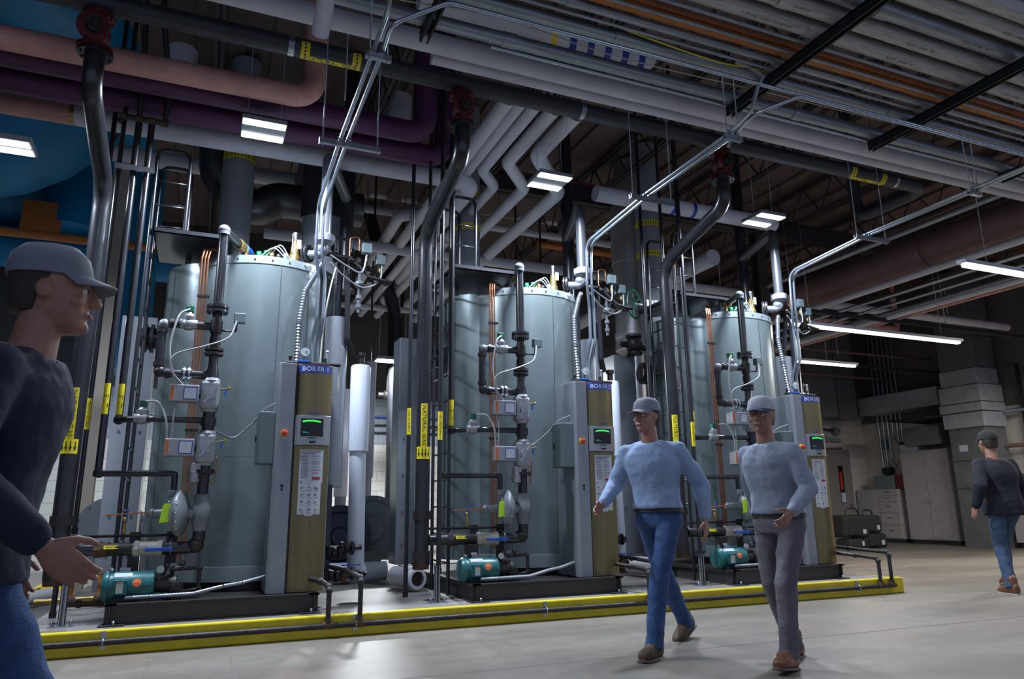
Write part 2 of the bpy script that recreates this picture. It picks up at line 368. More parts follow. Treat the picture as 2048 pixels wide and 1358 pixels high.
for k,x in enumerate([-6.2,-4.2,-2.2,-.2,1.8,3.8,5.8,7.8,9.8,11.8,13.8,15.8]):
    mb=MB(); 
    for dx in (-.035,.035): mb.box(x+dx-.02,x+dx+.02,-1,15.3,6.66,6.70); mb.box(x+dx-.02,x+dx+.02,-1,15.3,6.10,6.14)
    y=-.9
    while y<15: mb.bar((x,y,6.12),(x,y+.35,6.68),.02,.02); mb.bar((x,y+.35,6.68),(x,y+.7,6.12),.02,.02); y+=.7
    mb.build('trim_%d'%n,M['joist'],kind='structure'); n+=1
# main roof girders running the length of the room
for y,z in ((9.9,5.95),(3.9,6.0)):
    mb=MB().box(-8,17,y-.11,y+.11,z,z+.02).box(-8,17,y-.11,y+.11,z+.3,z+.32).box(-8,17,y-.01,y+.01,z,z+.3); mb.build('trim_%d'%n,M['joist'],kind='structure'); n+=1
# steel stanchions and braces
for x,y in ((-1.35,10.6),(9.2,9.9)):
    mb=MB().box(x-.1,x+.1,y-.1,y-.085,0,6.0).box(x-.1,x+.1,y+.085,y+.1,0,6.0).box(x-.008,x+.008,y-.085,y+.085,0,6.0); mb.build('trim_%d'%n,M['beige'] if x<0 else M['joist'],kind='structure'); n+=1
# ================================================================= PIPES AND CONDUITS OVERHEAD
def run(name,label,cat,m,pts,r,bend=.2,n=18,group=None,bands=None,hang=None):
    t=MB().tube(pts,r,bend,n)
    if hang:
        r0=thing(name,label,cat,V(pts[0]),group); t.build('pipe_run',m,r0)
        for q in hang:
            p=V(pts[0]).lerp(V(pts[-1] if len(pts)==2 else pts[1]),q); MB().cyl((p.x,p.y,p.z),(p.x,p.y,6.74),.007,n=6).build('hanger_rod',M['zinc'],r0)
        return r0
    if not bands: return t.build(name,m,label=label,cat=cat,group=group)
    r0=thing(name,label,cat,V(pts[0]),group); t.build('pipe_run',m,r0)
    return r0
def xp(x,y,z=None,Y=None): return at(x,y,Z=z) if z is not None else at(x,y,Y=Y)

# --- gas main with its hangers, labels and three red shut-off valves
GY,GZ,GR=5.84,4.97,.085
g=thing('gas_main','thick dark grey natural gas main running above all three boilers','pipe',(3,GY,GZ))
MB().tube([(-2.3,GY,GZ),(at(1850,375,Y=GY).x,GY,GZ),(at(1850,375,Y=GY).x,6.9,GZ),(at(1850,375,Y=GY).x,6.9,6.7)],GR,.22,22).build('pipe_run',M['grey'] if 0 else mat('gas_main_paint',(.040,.042,.052),.45,.2,.2,4),g)
for x in (.42,3.28,5.10,7.72):
    mb=MB().lathe((x-.025,GY,GZ),(1,0,0),[(0,GR+.004),(.05,GR+.004)],28); mb.build('hanger_band',M['zinc'],g)
def gas_label(x0,x1,parent,arrows=True,txt='NATURAL GAS'):
    mid=math.radians(-105)   # centre of the lettering, measured from +Y in the YZ plane
    R=GR+.003
    def patch(xa,xb,a0,a1,rr=R,k=14):
        mb=MB(); vs=[];fs=[]
        for i in range(k+1):
            a=a0+(a1-a0)*i/k
            for x in (xa,xb): vs.append((x,GY+rr*math.cos(a),GZ+rr*math.sin(a)))
        for i in range(k): fs.append((2*i,2*i+1,2*i+3,2*i+2))
        return mb.add(vs,fs,True)
    w=.075
    mb=patch(x0,x0+w,math.radians(-190),math.radians(-75)); mb2=patch(x1-w,x1,math.radians(-190),math.radians(-75)); mb3=patch(x0+w,x1-w,math.radians(-112),math.radians(-75))
    mb.add(mb2.v,mb2.f,True); mb.add(mb3.v,mb3.f,True); mb.build('pipe_label',M['label_y'],parent)
    ink=MB(); xm=(x0+x1)/2
    fn=lambda a,b:(xm+a, GY+(R+.002)*math.cos(math.radians(-94)+(-b)/R), GZ+(R+.002)*math.sin(math.radians(-94)+(-b)/R))
    text_map(ink,txt,.066,fn)
    for xa in (x0+.037,x1-.037):
        for k in range(5):
            a=math.radians(-178+k*20); 
            P=lambda dx,da:(xa+dx, GY+(R+.002)*math.cos(a+da), GZ+(R+.002)*math.sin(a+da))
            ink.add([P(-.005,-.10),P(.005,-.10),P(.005,.04),P(-.005,.04)],[(0,1,2,3)]); ink.add([P(-.016,.02),P(.016,.02),P(0,.16)],[(0,1,2)])
    ink.build('label_lettering',M['label_k'],parent)
gas_label(.50,1.02,g); gas_label(6.95,7.52,g)
for i,b in enumerate(BX):
    x=b-.42
    v=thing('gas_valve',['dark red gas shut-off valve at top left above boiler 1','dark red gas shut-off valve under the gas main above boiler 2','dark red gas shut-off valve under the gas main above boiler 3'][i],'valve',(x,GY,4.5),'red gas valves under the main')
    mb=MB().cyl((x,GY,4.54),(x,GY,4.90),.062,n=20); mb.sphere((x,GY,4.69),.105); mb.build('valve_body',M['redpaint'],v)
    
    for fz,fr in ((4.55,.13),(4.83,.12)): mb=MB(); flange(mb,(x,GY,fz),(0,0,1),fr,.03); mb.build('flange',M['redpaint'],v)
    mb=MB(); flange(mb,(x-.01,GY-.10,4.69),(.25,-1,-.15),.115,.035,8,.095,.008); mb.build('bonnet',M['redpaint'],v)
    mb=MB().cyl((x-.01,GY-.115,4.69),(x+.005,GY-.155,4.685),.06,n=18).cyl((x,GY-.15,4.685),(x+.01,GY-.175,4.68),.02,n=10); mb.build('valve_cap',M['cast'],v)

# --- the gas drop to each boiler
for i,b in enumerate(BX):
    x=b-.41
    gd=thing('gas_drop_pipe',['black natural gas drop pipe at the left of boiler 1 with long yellow label','black natural gas drop pipe at the left of boiler 2 with arrowed yellow label','black natural gas drop pipe bending down at the left of boiler 3'][i],'pipe',(x,7.0,.45),'black gas drop pipes')
    MB().tube([(x,GY,4.53),(x,GY,4.22),(x,7.02,3.92),(x,7.02,.52)],.075,.30,20).build('pipe_run',M['black'],gd)
    mb=MB(); flange(mb,(x,GY,4.515),(0,0,1),.125,.03,8); mb.build('flange',M['black'],gd)
    MB().cyl((x,7.02,.50),(x,7.02,.62),.088).build('threaded_coupling',M['cast'],gd); MB().cyl((x,7.02,.92),(x,7.02,1.0),.09,n=16).build('threaded_coupling',M['cast'],gd)
    mb=MB().cyl((x,7.02,.455),(x,7.02,.52),.082,n=8); mb.build('end_cap',M['rust'],gd)
    # yellow vertical NATURAL GAS label
    R=.0765; z1,z0=2.05,1.62
    def cylmap(u,v,x=x,R=R,c=math.radians(-100 if i==0 else (-96 if i==1 else -118))): return (x+(R)*math.cos(c+v/R),7.02+R*math.sin(c+v/R),u)
    def strip(mb,za,zb,w0,w1,R2=R):
        k=6; vs=[];fs=[]
        for j in range(k+1):
            v=w0+(w1-w0)*j/k
            for z in (za,zb): vs.append(cylmap(z,v,R=R2))
        for j in range(k): fs.append((2*j,2*j+1,2*j+3,2*j+2))
        mb.add(vs,fs,True)
    mb=MB(); strip(mb,z0,z1,-.034,.034); strip(mb,z0-.12,z0,-.075,.075); mb.build('pipe_label',M['label_y'],gd)
    ink=MB(); text_map(ink,'NATURAL GAS',.060,lambda a,bb:cylmap((z0+z1)/2-a,bb,R=R+.0015))
    for k in range(4):
        c0=-.052+k*.035; q=lambda dz,dx:cylmap(z0-.06+dz,c0+dx,R=R+.0015)
        ink.add([q(.04,-.004),q(.04,.004),q(-.01,.004),q(-.01,-.004)],[(0,1,2,3)]); ink.add([q(-.005,-.012),q(-.005,.012),q(-.042,0)],[(0,1,2)])
    ink.build('label_lettering',M['label_k'],gd)

# --- long runs over the walkway, lying on the channel supports
Z0=4.75
def yy(px,py,z=Z0): return at(px,py,Z=z).y
LR=[ # name,label,mat,px,py,z,r,x0,x1
 ('steel_conduit','thick weathered steel conduit nearest the gas main, with pale blue stickers','galv',1240,138,4.75,.056,-2.5,17,),
 ('steel_conduit','thick weathered steel conduit in front of the one beside the white pipes','galv',1240,77,4.75,.056,-1.5,17),
 ('steel_conduit','medium steel conduit beside the orange pipe, with a dark coupling','galv',1240,32,4.75,.033,.5,17),
 ('steel_conduit','thin steel conduit between the two thick conduits and the medium one','galv',1240,53,4.73,.014,-.5,17),
 ('steel_conduit','thin bright conduit running just in front of the upper white pipe','emt',1240,158,4.70,.016,1.9,17),
 ('steel_conduit','thin conduit lying over the orange pipe','galv',1240,4,4.71,.014,1,17),
 ('steel_conduit','thin conduit on the walkway side of the orange pipe','galv',1400,22,4.71,.014,2,17),
 ('rigid_conduit','pale fat conduit with rows of stamped lettering, next to the orange pipe','galv_w',1900,145,4.79,.070,2.6,17),
 ('rigid_conduit','pale fat conduit with stamped lettering, second from the orange pipe','galv_w',1900,106,4.79,.070,2.6,17),
 ('rigid_conduit','grey fat conduit with orange stamped lettering, third from the orange pipe','galv',1900,64,4.79,.072,3.0,17),
 ('rigid_conduit','pale fat conduit with a dark scribble, fourth from the orange pipe','galv_w',1900,15,4.79,.076,3.2,17),
 ('rigid_conduit','pale fat conduit crossing the top right corner of the picture','galv_w',2000,8,4.79,.074,3.6,17),
]
for nm,lb,m,px,py,z,r,x0,x1 in LR:
    y=yy(px,py,z); root=thing(nm,lb,'conduit',(x0,y,z)); MB().tube([(x0,y,z),(x1,y,z)],r,0,16).build('conduit_run',M[m],root)
    k=x0+1.1+random.random()
    while k<x1-1: MB().cyl((k,y,z),(k+.06+r,y,z),r*1.09+.002,n=16).build('coupling',M[m],root); k+=3.05
    if nm=='rigid_conduit':
        R=r+.001
        for j in range(5):
            ink=MB()
            xm=x0+1.2+j*1.45
            s=['4  RIGID STEEL CONDUIT','RIGID  STEEL  40','2  IMC  STEEL'][j%3]
            text_map(ink,s,.030,lambda a,bb:(xm+a*1.5,y+R*math.sin(-bb/R-.25),z-R*math.cos(-bb/R-.25)))
            ink.build('stamped_lettering',M['rust'],root)
y=yy(1240,17); run('orange_pipe','orange painted pipe lying among the thin conduits over the walkway','pipe',M['orange'],[(1.2,y,4.80),(17,y,4.80)],.045)
y=yy(1500,72,4.8); run('orange_pipe','darker brown-orange pipe beside the orange one over the walkway','pipe',M['brown'],[(2.2,y,4.85),(17,y,4.85)],.04)
# white insulated pair
yG,yH=5.16,5.30
G1=at(1240,181,Y=5.16); G2=at(1240,203,Y=5.36)
run('insulated_pipe','upper of the two long white insulated pipes in front of the gas main','pipe',M['white_ins'],[(-.9,G1.y,G1.z+.02),(17.2,G1.y,G1.z+.02)],.085)
run('insulated_pipe','lower of the two long white insulated pipes in front of the gas main','pipe',M['white_ins'],[(1.55,G2.y,G2.z),(17.2,G2.y,G2.z)],.06)
p=at(640,70,Y=4.7); run('insulated_pipe','short white insulated drop pipe with a rounded end at the top of the picture','pipe',M['white_ins'],[p,p+V((0.03,-1.9,1.25)),p+V((0.03,-2.0,2.1))],.062,.1)
# channel supports across the runs
for k,(x,lb) in enumerate(((1.34,'dark channel support near the top centre of the picture'),(4.33,'dark green channel support crossing the conduits above boiler 3'),(6.16,'dark green channel support crossing the conduits at the top right corner'),(8.2,'dark channel support farthest right over the walkway'))):
    t=thing('channel_support',lb,'support beam',(x,4.8,4.62),'conduit channel supports')
    y1=4.86; y0=1.9 if k else 4.1
    mb=MB().box(x-.035,x-.029,y0,y1,4.60,4.685).box(x+.029,x+.035,y0,y1,4.60,4.685).box(x-.035,x+.035,y0,y1,4.675,4.69).box(x-.035,x-.018,y0,y1,4.595,4.603).box(x+.018,x+.035,y0,y1,4.595,4.603)
    mb.build('channel',M['strut'],t)
    for yy_ in (y0+.12,y1-.30): MB().cyl((x,yy_,4.6),(x,yy_,6.7),.006,n=6).build('threaded_rod',M['zinc'],t)

# --- coloured insulated lines behind the boilers' tops
def fit(x,y,Y): return at(x,y,Y=Y)
pu=fit(700,240,6.8); el=fit(852,262,6.8)
run('purple_pipe','upper purple insulated pipe ending in an elbow that turns up above boiler 2','pipe',M['purple'],[(-6,6.8,pu.z),(el.x,6.8,pu.z),(el.x,6.8,6.7)],.115,.2,22)
pl=fit(700,283,7.2); pe=fit(905,318,7.2)
run('purple_pipe','lower purple insulated pipe running behind the first light fitting','pipe',M['purple'],[(-6,7.2,pl.z),(pe.x-.1,7.2,pl.z),(pe.x-.1,7.2,6.7)],.118,.2,22)
pk=fit(600,193,6.38); pke=fit(628,195,6.38)
run('salmon_pipe','upper salmon pink insulated pipe whose end turns upward','pipe',M['pink'],[(-6,6.38,pk.z),(pke.x,6.38,pk.z),(pke.x,6.38,6.7)],.104,.2,22)
lw=fit(600,307,7.75); le=fit(948,365,7.75); cx=fit(146,232,7.75).x
t=thing('insulated_pipe','long white insulated pipe behind the first light, pink at its left end','pipe',(0,7.75,lw.z))
MB().tube([(cx,7.75,lw.z),(le.x,7.75,lw.z),(le.x,9.8,lw.z),(le.x,9.8,lw.z+.1)],.105,.22,22).build('pipe_run',M['white_ins'],t)
MB().tube([(-6,7.75,lw.z),(cx,7.75,lw.z)],.105,0,22).build('pink_section',M['pink'],t)
MB().lathe((cx-.02,7.75,lw.z),(1,0,0),[(0,.108),(.04,.108)],22).build('end_band',M['brass'],t)
# second white header farther right
a=fit(1240,395,8.0); c=fit(1500,440,8.0)
run('insulated_pipe','white insulated pipe with a blue label running behind the third gas drop','pipe',M['white_ins'],[(fit(1190,380,8.0).x,8.0,a.z),(fit(1420,420,8.0).x+1.2,8.0,a.z)],.11)
# slanting group of five white pipes between boilers 1 and 2 that run back into the room
k=0
for x0,y0,x1,y1,lb in ((965,470,1240,215,'first'),(1010,505,1215,300,'second'),(1058,505,1260,300,'third'),(1108,470,1300,268,'fourth'),(905,560,1180,230,'hindmost')):
    pass
def ypipe(lbl,px,py,z,r,y0,y1,jog=None,name='insulated_pipe'):
    p=at(px,py,Z=z); pts=[(p.x,y0,z)]
    if jog: yj,dx=jog; pts+=[(p.x,yj,z),(p.x+dx,yj+abs(dx)*1.2,z),(p.x+dx,y1,z)]
    else: pts+=[(p.x,y1,z)]
    return run(name,lbl,'pipe',M['white_ins'],pts,r,.2,18)
for lb_,px_,py_,r_,jg in (('white insulated pipe, leftmost of the slanting group that runs back beside the second light',1005,214,.078,None),
 ('white insulated pipe of the slanting group, second from the left, nearly straight',1031,219,.066,(9.0,.12)),
 ('white insulated pipe of the slanting group, middle one, bent to the side once',1060,224,.070,(7.6,.30)),
 ('white insulated pipe of the slanting group, passing just left of the second light',1097,231,.078,(7.3,.48)),
 ('white insulated pipe of the slanting group, bowed out right behind the second light',1140,240,.092,(7.0,.70))):
    ypipe(lb_,px_,py_,5.05,r_,6.02,14.8,jg)
# white pipes crossing low behind boilers 1 and 2
for (px,py,Y,x0,x1,r,lb) in ((800,500,10.5,1.55,17,.085,'white insulated pipe crossing low behind boiler 2, at the level of its top'),(750,420,11.5,2.3,8,.07,'thin white pipe with a yellow flow label behind boiler 1'),(790,395,12.6,2.4,9,.07,'slim white pipe crossing high behind the gap between boilers 1 and 2'),
     (800,620,13.2,2.9,4.6,.055,'thin white pipe with yellow bands between boilers 1 and 2'),(350,325,10.5,-3,1.2,.12,'fat white insulated pipe behind the ladder of boiler 1')):
    p=at(px,py,Y=Y); run('insulated_pipe',lb,'pipe',M['white_ins'],[(x0-1,Y,p.z),(x1,Y,p.z)],r,hang=(.12,.5,.88))
p=at(1130,495,Y=12); run('orange_pipe','orange gas pipe crossing behind boiler 2','pipe',M['orange'],[(at(1075,485,Y=12).x,12,p.z),(9,12,p.z)],.07)
p=at(1180,372,Y=10); run('sprinkler_pipe','thin red sprinkler pipe crossing behind the second light','pipe',M['redbright'],[(2.5,10,p.z),(9.5,10,p.z)],.03)
for (px0,py0,px1,py1,Y,r,lb) in ((800,560,860,480,11.2,.1,'white insulated elbow pipe rising behind the gap between boilers 1 and 2'),(720,560,800,430,10.8,.085,'white insulated pipe with an angled rise behind boiler 1'),(770,600,900,470,12.4,.12,'fat white slanting pipe far behind the gap between boilers 1 and 2')):
    a=at(px0,py0,Y=Y+1.5); b_=at(px1,py1,Y=Y-1.2); run('insulated_pipe',lb,'pipe',M['white_ins'],[a,b_,b_+V((.5,-.1,.05))],r,.15,hang=(.15,.85))
# hanging white offsets seen under the purple pipe
for px,py,lb in ((352,236,'left'),(795,318,'right')):
    p=at(px,py,Y=8.6); run('insulated_pipe','short white insulated stub hanging under the purple pipe, the %s one'%lb,'pipe',M['white_ins'],[p,p+V((0,0,.9))],.17,0)
# blue painted jumbo pipes at upper left
def bp(lb,pts,r,bend=.6): run('blue_duct_pipe',lb,'pipe',M['teal'],pts,r,bend,40)
a=at(60,-90,Y=7.6); bp('huge blue insulated pipe cutting the top left corner of the picture',[a+V((-2.5,.0,.25)),a+V((-.15,0,.25)),a+V((.2,2.2,.5)),a+V((.2,5,.6))],.78,.9)
a=at(20,300,Y=10.3); bp('huge blue insulated elbow at the left, behind the salmon and purple pipes',[a+V((-4,0,.2)),a+V((.4,0,.2)),a+V((.5,.3,2.9))],.95,1.3)
a=at(0,390,Y=13.0); bp('blue insulated pipe below and behind the huge blue elbow',[a+V((-4,0,0)),a+V((.6,0,0)),a+V((.7,.1,2.4))],.62,.8)
a=at(150,395,Y=12.3); bp('upright blue insulated pipe right of the huge blue elbow',[a+V((0,0,-.55)),a+V((0,0,2.5))],.42)
a=at(265,500,Y=12.5); bp('upright blue insulated pipe seen behind the drop pipes of boiler 1',[a+V((0,0,-2.0)),a+V((0,0,2.5))],.38)
a=at(90,500,Y=12.8); bp('level blue insulated pipe under the orange pipe at the left',[a+V((-4,0,0)),a+V((1.9,0,0))],.33)
a=at(100,470,Y=11.0); b_=at(300,492,Y=11.0); run('orange_pipe','orange pipe running level across the blue pipes at the left','pipe',M['orange'],[(-6,11,a.z-.02),(b_.x+.3,11,a.z-.02)],.06)
p=at(85,415,Y=11.9); MB().box(p.x-.25,p.x+.25,11.9,12.0,p.z-.45,p.z+.1).build('orange_valve_box',M['orange'],label='small orange panel between the blue pipes at the left',cat='panel')
# threaded rods between ceiling and pipes (seen against the dark roof)
for k,(px,py,Y,zt) in enumerate(((430,300,9.2,6.6),(690,200,5.5,6.6),(1064,215,6.4,6.6),(1122,230,6.8,6.6),(1630,330,5.4,6.6),(1168,240,6.6,6.6))):
    p=at(px,py,Y=Y); MB().cyl(p,(p.x,p.y,zt),.006,n=6).build('hanger_rod',M['zinc'] if k%2 else M['joist'],label='thin hanger rod reaching the roof, %s'%['left of the riser behind boiler 1','left of the first conduit trapeze','left of the slanting white pipes','over the slanting white pipes','crossing the white pipe pair above boiler 3','right of the slanting white pipes'][k],cat='rod')
# chain
mb=MB(); p=at(437,320,Y=9.4); q=at(420,480,Y=9.4)
for k in range(46):
    z=p.z-(p.z-q.z)*k/46; mb.torus((p.x,9.4,z),(1,0,0) if k%2 else (0,1,0),.02,.005,10,5)
mb.build('hoist_chain',M['black'],label='black hoist chain hanging behind the ladder of boiler 1',cat='chain')

# --- vertical insulated ducts behind each boiler
for i,b in enumerate(BX):
    x=b+.74; 
    t=thing('vertical_duct',['round grey insulated riser behind boiler 1 with a yellow arrow band','round grey insulated riser behind boiler 2 with two yellow arrow bands','round grey insulated riser behind boiler 3 with two yellow arrow bands'][i],'duct',(x,9.0,3.4),'insulated risers behind the boilers')
    MB().cyl((x,9.0,3.3),(x,9.0,6.7),.19,n=32).build('riser',M['grey_ins'],t)
    for z in ((5.28,) if i==0 else (5.28,4.78)):
        MB().lathe((x,9,z),(0,0,1),[(0,.193),(.09,.193)],32,cap=False).build('arrow_band',M['label_y'],t)
        ink=MB()
        for k in range(16):
            g=-math.pi+math.pi*k/15; P=lambda dg,dz:(x+.1945*math.cos(g+dg),9+.1945*math.sin(g+dg),z+dz)
            ink.add([P(-.03,.015),P(.03,.015),P(.03,.05),P(-.03,.05)],[(0,1,2,3)]); ink.add([P(-.06,.045),P(.06,.045),P(0,.08)],[(0,1,2)])
        ink.build('flow_arrows',M['label_k'],t)
# --- exhaust flues
FZ0_=.165
FX=[at(643,455,Y=8.95),at(1262,530,Y=9.6),]
for i,p in enumerate(FX):
    t=thing('exhaust_flue',['dark round exhaust flue with a side elbow behind boiler 1','large bright stainless exhaust flue between boilers 2 and 3'][i],'flue',(p.x,8.75,p.z-1.6))
    if i==0:
        MB().tube([(p.x,8.75,p.z),(p.x,8.75,p.z+.95),(p.x+.05,10.5,p.z+1.3)],.285,.5,36).build('flue_pipe',M['duct_dark'],t)
        MB().cyl((p.x,8.75,p.z-.9),(p.x,8.75,p.z),.26,n=36).build('lower_section',M['grey_ins'],t)
        e=at(560,415,Y=9.6); MB().tube([e+V((1.1,0,.12)),e+V((-.05,0,.10)),e+V((-.35,0,-.12)),e+V((-.8,0,.35)),e+V((-.9,0,1.6))],.24,.25,32).build('side_elbow',M['duct_dark'],t)
    else:
        q=at(1255,430,Y=9.6)
        MB().tube([(p.x,9.6,p.z),(p.x,9.6,q.z-.1),(p.x+.12,9.6,q.z+.5),(p.x+.12,9.6,6.7)],.315,.4,40).build('flue_pipe',M['stainless'],t)
        lo=at(1252,700,Y=9.6); lo2=at(1256,1000,Y=9.6)
        MB().cyl((p.x,9.6,lo.z+.28),(p.x,9.6,p.z),.30,n=40).build('middle_section',M['stainless'],t)
        MB().lathe((p.x,9.6,lo.z-.02),(0,0,1),[(0,.29),(.02,.315),(.10,.315),(.11,.308),(.2,.308),(.21,.315),(.3,.315),(.31,.30)],40).build('joint_band',M['stainless'],t)
        MB().cyl((p.x+.0,9.6,FZ0_),(p.x,9.6,lo.z),.14,n=28).build('lower_section',M['stainless'],t)

# --- high bay fittings
for i,b in enumerate(BX):
    x,y,z=b+.90,6.66,4.55
    t=thing('high_bay_light',['lit two-bar high bay light above boiler 1','lit two-bar high bay light above boiler 2','lit two-bar high bay light above boiler 3'][i],'light',(x,y,z),'high bay lights above the boilers')
    for s in (-1,1): MB().box(x-.19,x+.19,y+s*.13-.048,y+s*.13+.048,z-.004,z+.004).build('lit_lens',M['tubew'],t)
    MB().box(x-.2,x+.2,y-.185,y+.185,z+.004,z+.05).build('housing',M['housing'],t,bev=.006)
    for s in (-1,1): MB().cyl((x+s*.15,y,z+.05),(x+s*.15,y,6.7),.003,n=5).build('hanger_cable',M['zinc'],t)
x,y,z=at(-2,290,Z=4.25)
t=thing('high_bay_light','lit high bay light cut by the left edge of the picture','light',(x,y,z)); MB().box(x-.25,x+.25,y-.14,y-.02,z-.004,z).build('lit_lens',M['tubew'],t); MB().box(x-.25,x+.25,y+.02,y+.14,z-.004,z).build('lit_lens',M['tubew'],t); MB().box(x-.27,x+.27,y-.16,y+.16,z,z+.05).build('housing',M['housing'],t)
for x,y in ((-.6,3.0),(3.2,2.6),(7.2,2.6),(11,3.4)):  # fittings added above the view to carry the walkway lamps
    t=thing('high_bay_light','added unseen high bay light over the walkway in front of the boilers','light',(x,y,4.47),'added walkway lights'); MB().box(x-.3,x+.3,y-.15,y+.15,4.455,4.46).build('lit_lens',M['tubew'],t); MB().box(x-.31,x+.31,y-.16,y+.16,4.46,4.52).build('housing',M['housing'],t)
for x0,x1,y,z,lb in ((7.77,11.4,7.85,3.6,'long lit strip light right of boiler 3'),(8.9,11.43,10.0,3.6,'lit strip light behind the long one, lower in the view'),(7.65,11.6,5.07,3.6,'lit strip light cut by the right edge of the picture')):
    t=thing('strip_light',lb,'light',((x0+x1)/2,y,z),'strip lights at the right')
    MB().box(x0,x1,y-.035,y+.035,z-.02,z+.015).build('lit_tube',M['tuben'],t,bev=.01); MB().box(x0-.04,x1+.04,y-.055,y+.055,z+.016,z+.06).build('housing',M['housing'],t)
    for xx in (x0+.4,x1-.4): MB().cyl((xx,y,z+.06),(xx,y,6.2),.004,n=5).build('hanger_wire',M['zinc'],t)

for x,y,z,sx,sy,lb in ((3.0,12.6,3.62,.3,.15,'added light in front of the pale block wall, between the left and middle boilers'),(-1.8,12.6,4.02,.3,.15,'added light hanging near the block wall behind the left boiler'),(14.6,7.3,4.32,1.2,.15,'added unseen strip light before the cabinets at the far right')):
    t=thing('added_light',lb,'light',(x,y,z)); MB().box(x-sx,x+sx,y-sy,y+sy,z,z+.005).build('lit_lens',M['tubew'],t); MB().box(x-sx-.01,x+sx+.01,y-sy-.01,y+sy+.01,z+.005,z+.06).build('housing',M['housing'],t)  # housings added to carry the extra rear and far right lamps
    for d in (-.8,.8): MB().cyl((x+sx*d,y,z+.06),(x+sx*d,y,6.74),.004,n=5).build('hanger_cable',M['zinc'],t)
# ================================================================= THE THREE BOILERS
FY, FZ0, FZ1 = 6.67, .165, .325
CXc, CYc, CR = 1.10, 7.98, .74           # main shell, in the boiler's own frame
ORDN=['boiler 1','boiler 2','boiler 3']
def one(parent,name,m,fn,**k):
    mb=MB(); fn(mb); return mb.build(name,m,parent,**k)
def boiler(i):
    b=BX[i]; X=lambda lx:b+lx; nm=ORDN[i]
    B=thing('steam_boiler',['tall grey steam boiler at the left with the blue sign BOILER 1','tall grey steam boiler in the middle with the blue sign BOILER 2','tall grey steam boiler at the right, its sign partly hidden by reflections'][i],'boiler',(X(.8),8.0,FZ0),'row of three steam boilers')
    # ---- base frame of channel section
    mb=MB()
    for y0,s in ((FY,1),(9.5,-1)):
        mb.box(X(0),X(1.62),y0+s*.035-.005,y0+s*.035+.005,FZ0,FZ1)
        for z in (FZ0,FZ1-.012): mb.box(X(-.01),X(1.63),min(y0,y0+s*.08),max(y0,y0+s*.08),z,z+.012)
    for x0,s in ((0,1),(1.62,-1)):
        mb.box(X(x0+s*.035)-.005,X(x0+s*.035)+.005,FY,9.5,FZ0,FZ1)
        for z in (FZ0,FZ1-.012): mb.box(min(X(x0),X(x0+s*.08)),max(X(x0),X(x0+s*.08)),FY,9.5,z,z+.012)
    mb.box(X(0),X(1.62),FY+.05,9.45,FZ1-.03,FZ1-.01)
    mb.build('base_frame',M['frame'],B)
    for lx,y in ((.06,FY-.02),(1.55,FY-.02)): one(B,'foot_plate',M['frame'],lambda q:q.box(X(lx)-.09,X(lx)+.09,y-.03,y+.12,FZ0,FZ0+.012)); one(B,'anchor_bolt',M['zinc'],lambda q:q.cyl((X(lx)+.01,y,FZ0),(X(lx)+.01,y,FZ0+.04),.011,n=6))
    # ---- shells
    z0,z1=.47,3.50
    one(B,'main_shell',M['shell'],lambda q:q.lathe((X(CXc),CYc,z0),(0,0,1),[(0,CR),(z1-z0,CR)],96))
    one(B,'shell_band',M['shell_band'],lambda q:q.lathe((X(CXc),CYc,z1-.075),(0,0,1),[(0,CR+.006),(.08,CR+.006),(.082,CR-.03)],96))
    def bb(q):
        for k in range(28):
            g=2*math.pi*k/28; c=math.cos(g);s=math.sin(g); q.cyl((X(CXc)+c*(CR+.004),CYc+s*(CR+.004),z1-.035),(X(CXc)+c*(CR+.012),CYc+s*(CR+.012),z1-.035),.009,n=6)
    one(B,'rivets',M['cast'],bb,kind='stuff')
    one(B,'skirt',M['shell_band'],lambda q:q.lathe((X(CXc),CYc,.40),(0,0,1),[(0,CR+.012),(.13,CR+.012),(.132,CR)],96))
    one(B,'rear_shell',M['shell'],lambda q:q.lathe((X(.68),8.16,z0),(0,0,1),[(0,.56),(z1-z0-.01,.56),(z1-z0,.54)],80))
    for lx,ly,R,g in ((CXc,CYc,CR+.0015,-83),(CXc,CYc,CR+.0015,-60),(.68,8.16,.5615,-148),(.68,8.16,.5615,-100)):
        g=math.radians(g); x=X(lx)+R*math.cos(g); y=ly+R*math.sin(g)
        one(B,'seam',M['rubber'],lambda q:q.box(x-.0025,x+.0025,y-.0025,y+.0025,.5,3.42))
    for zz in (1.52,): one(B,'seam',M['shell_band'],lambda q:q.lathe((X(CXc),CYc,zz),(0,0,1),[(0,CR+.0012),(.004,CR+.0012)],96,cap=False))
    one(B,'lower_body',M['black'],lambda q:q.cyl((X(CXc),CYc,FZ1-.01),(X(CXc),CYc,.45),CR-.12,n=40))
    # ---- tall casing at the left with its round port
    one(B,'side_casing',M['cab'],lambda q:q.box(X(-.30),X(.04),8.48,8.80,.40,3.08),bev=.006)
    for z in (.62,1.0,1.42,1.85):
        for lx in (-.22,-.03): one(B,'casing_bolt',M['zinc'],lambda q:q.cyl((X(lx),8.48,z),(X(lx),8.462,z),.013,n=8))
    one(B,'side_port',M['black'],lambda q:q.lathe((X(-.08),8.18,2.78),(1,0,0),[(0,.10),(.03,.10),(.031,.15),(.06,.15),(.061,.12),(.09,.12),(.091,.15),(.12,.15),(.121,.11),(.24,.11)],28))
    # right-hand casing
    one(B,'rear_casing',M['cab'],lambda q:q.lathe((X(1.80),7.50,1.24),(0,0,1),[(0,.115),(1.75,.115)],28))
    one(B,'casing_leg',M['black'],lambda q:q.box(X(1.76),X(1.80),7.30,7.36,.33,1.26))
    # ---- control cabinet
    cz0,cz1=FZ1,2.345
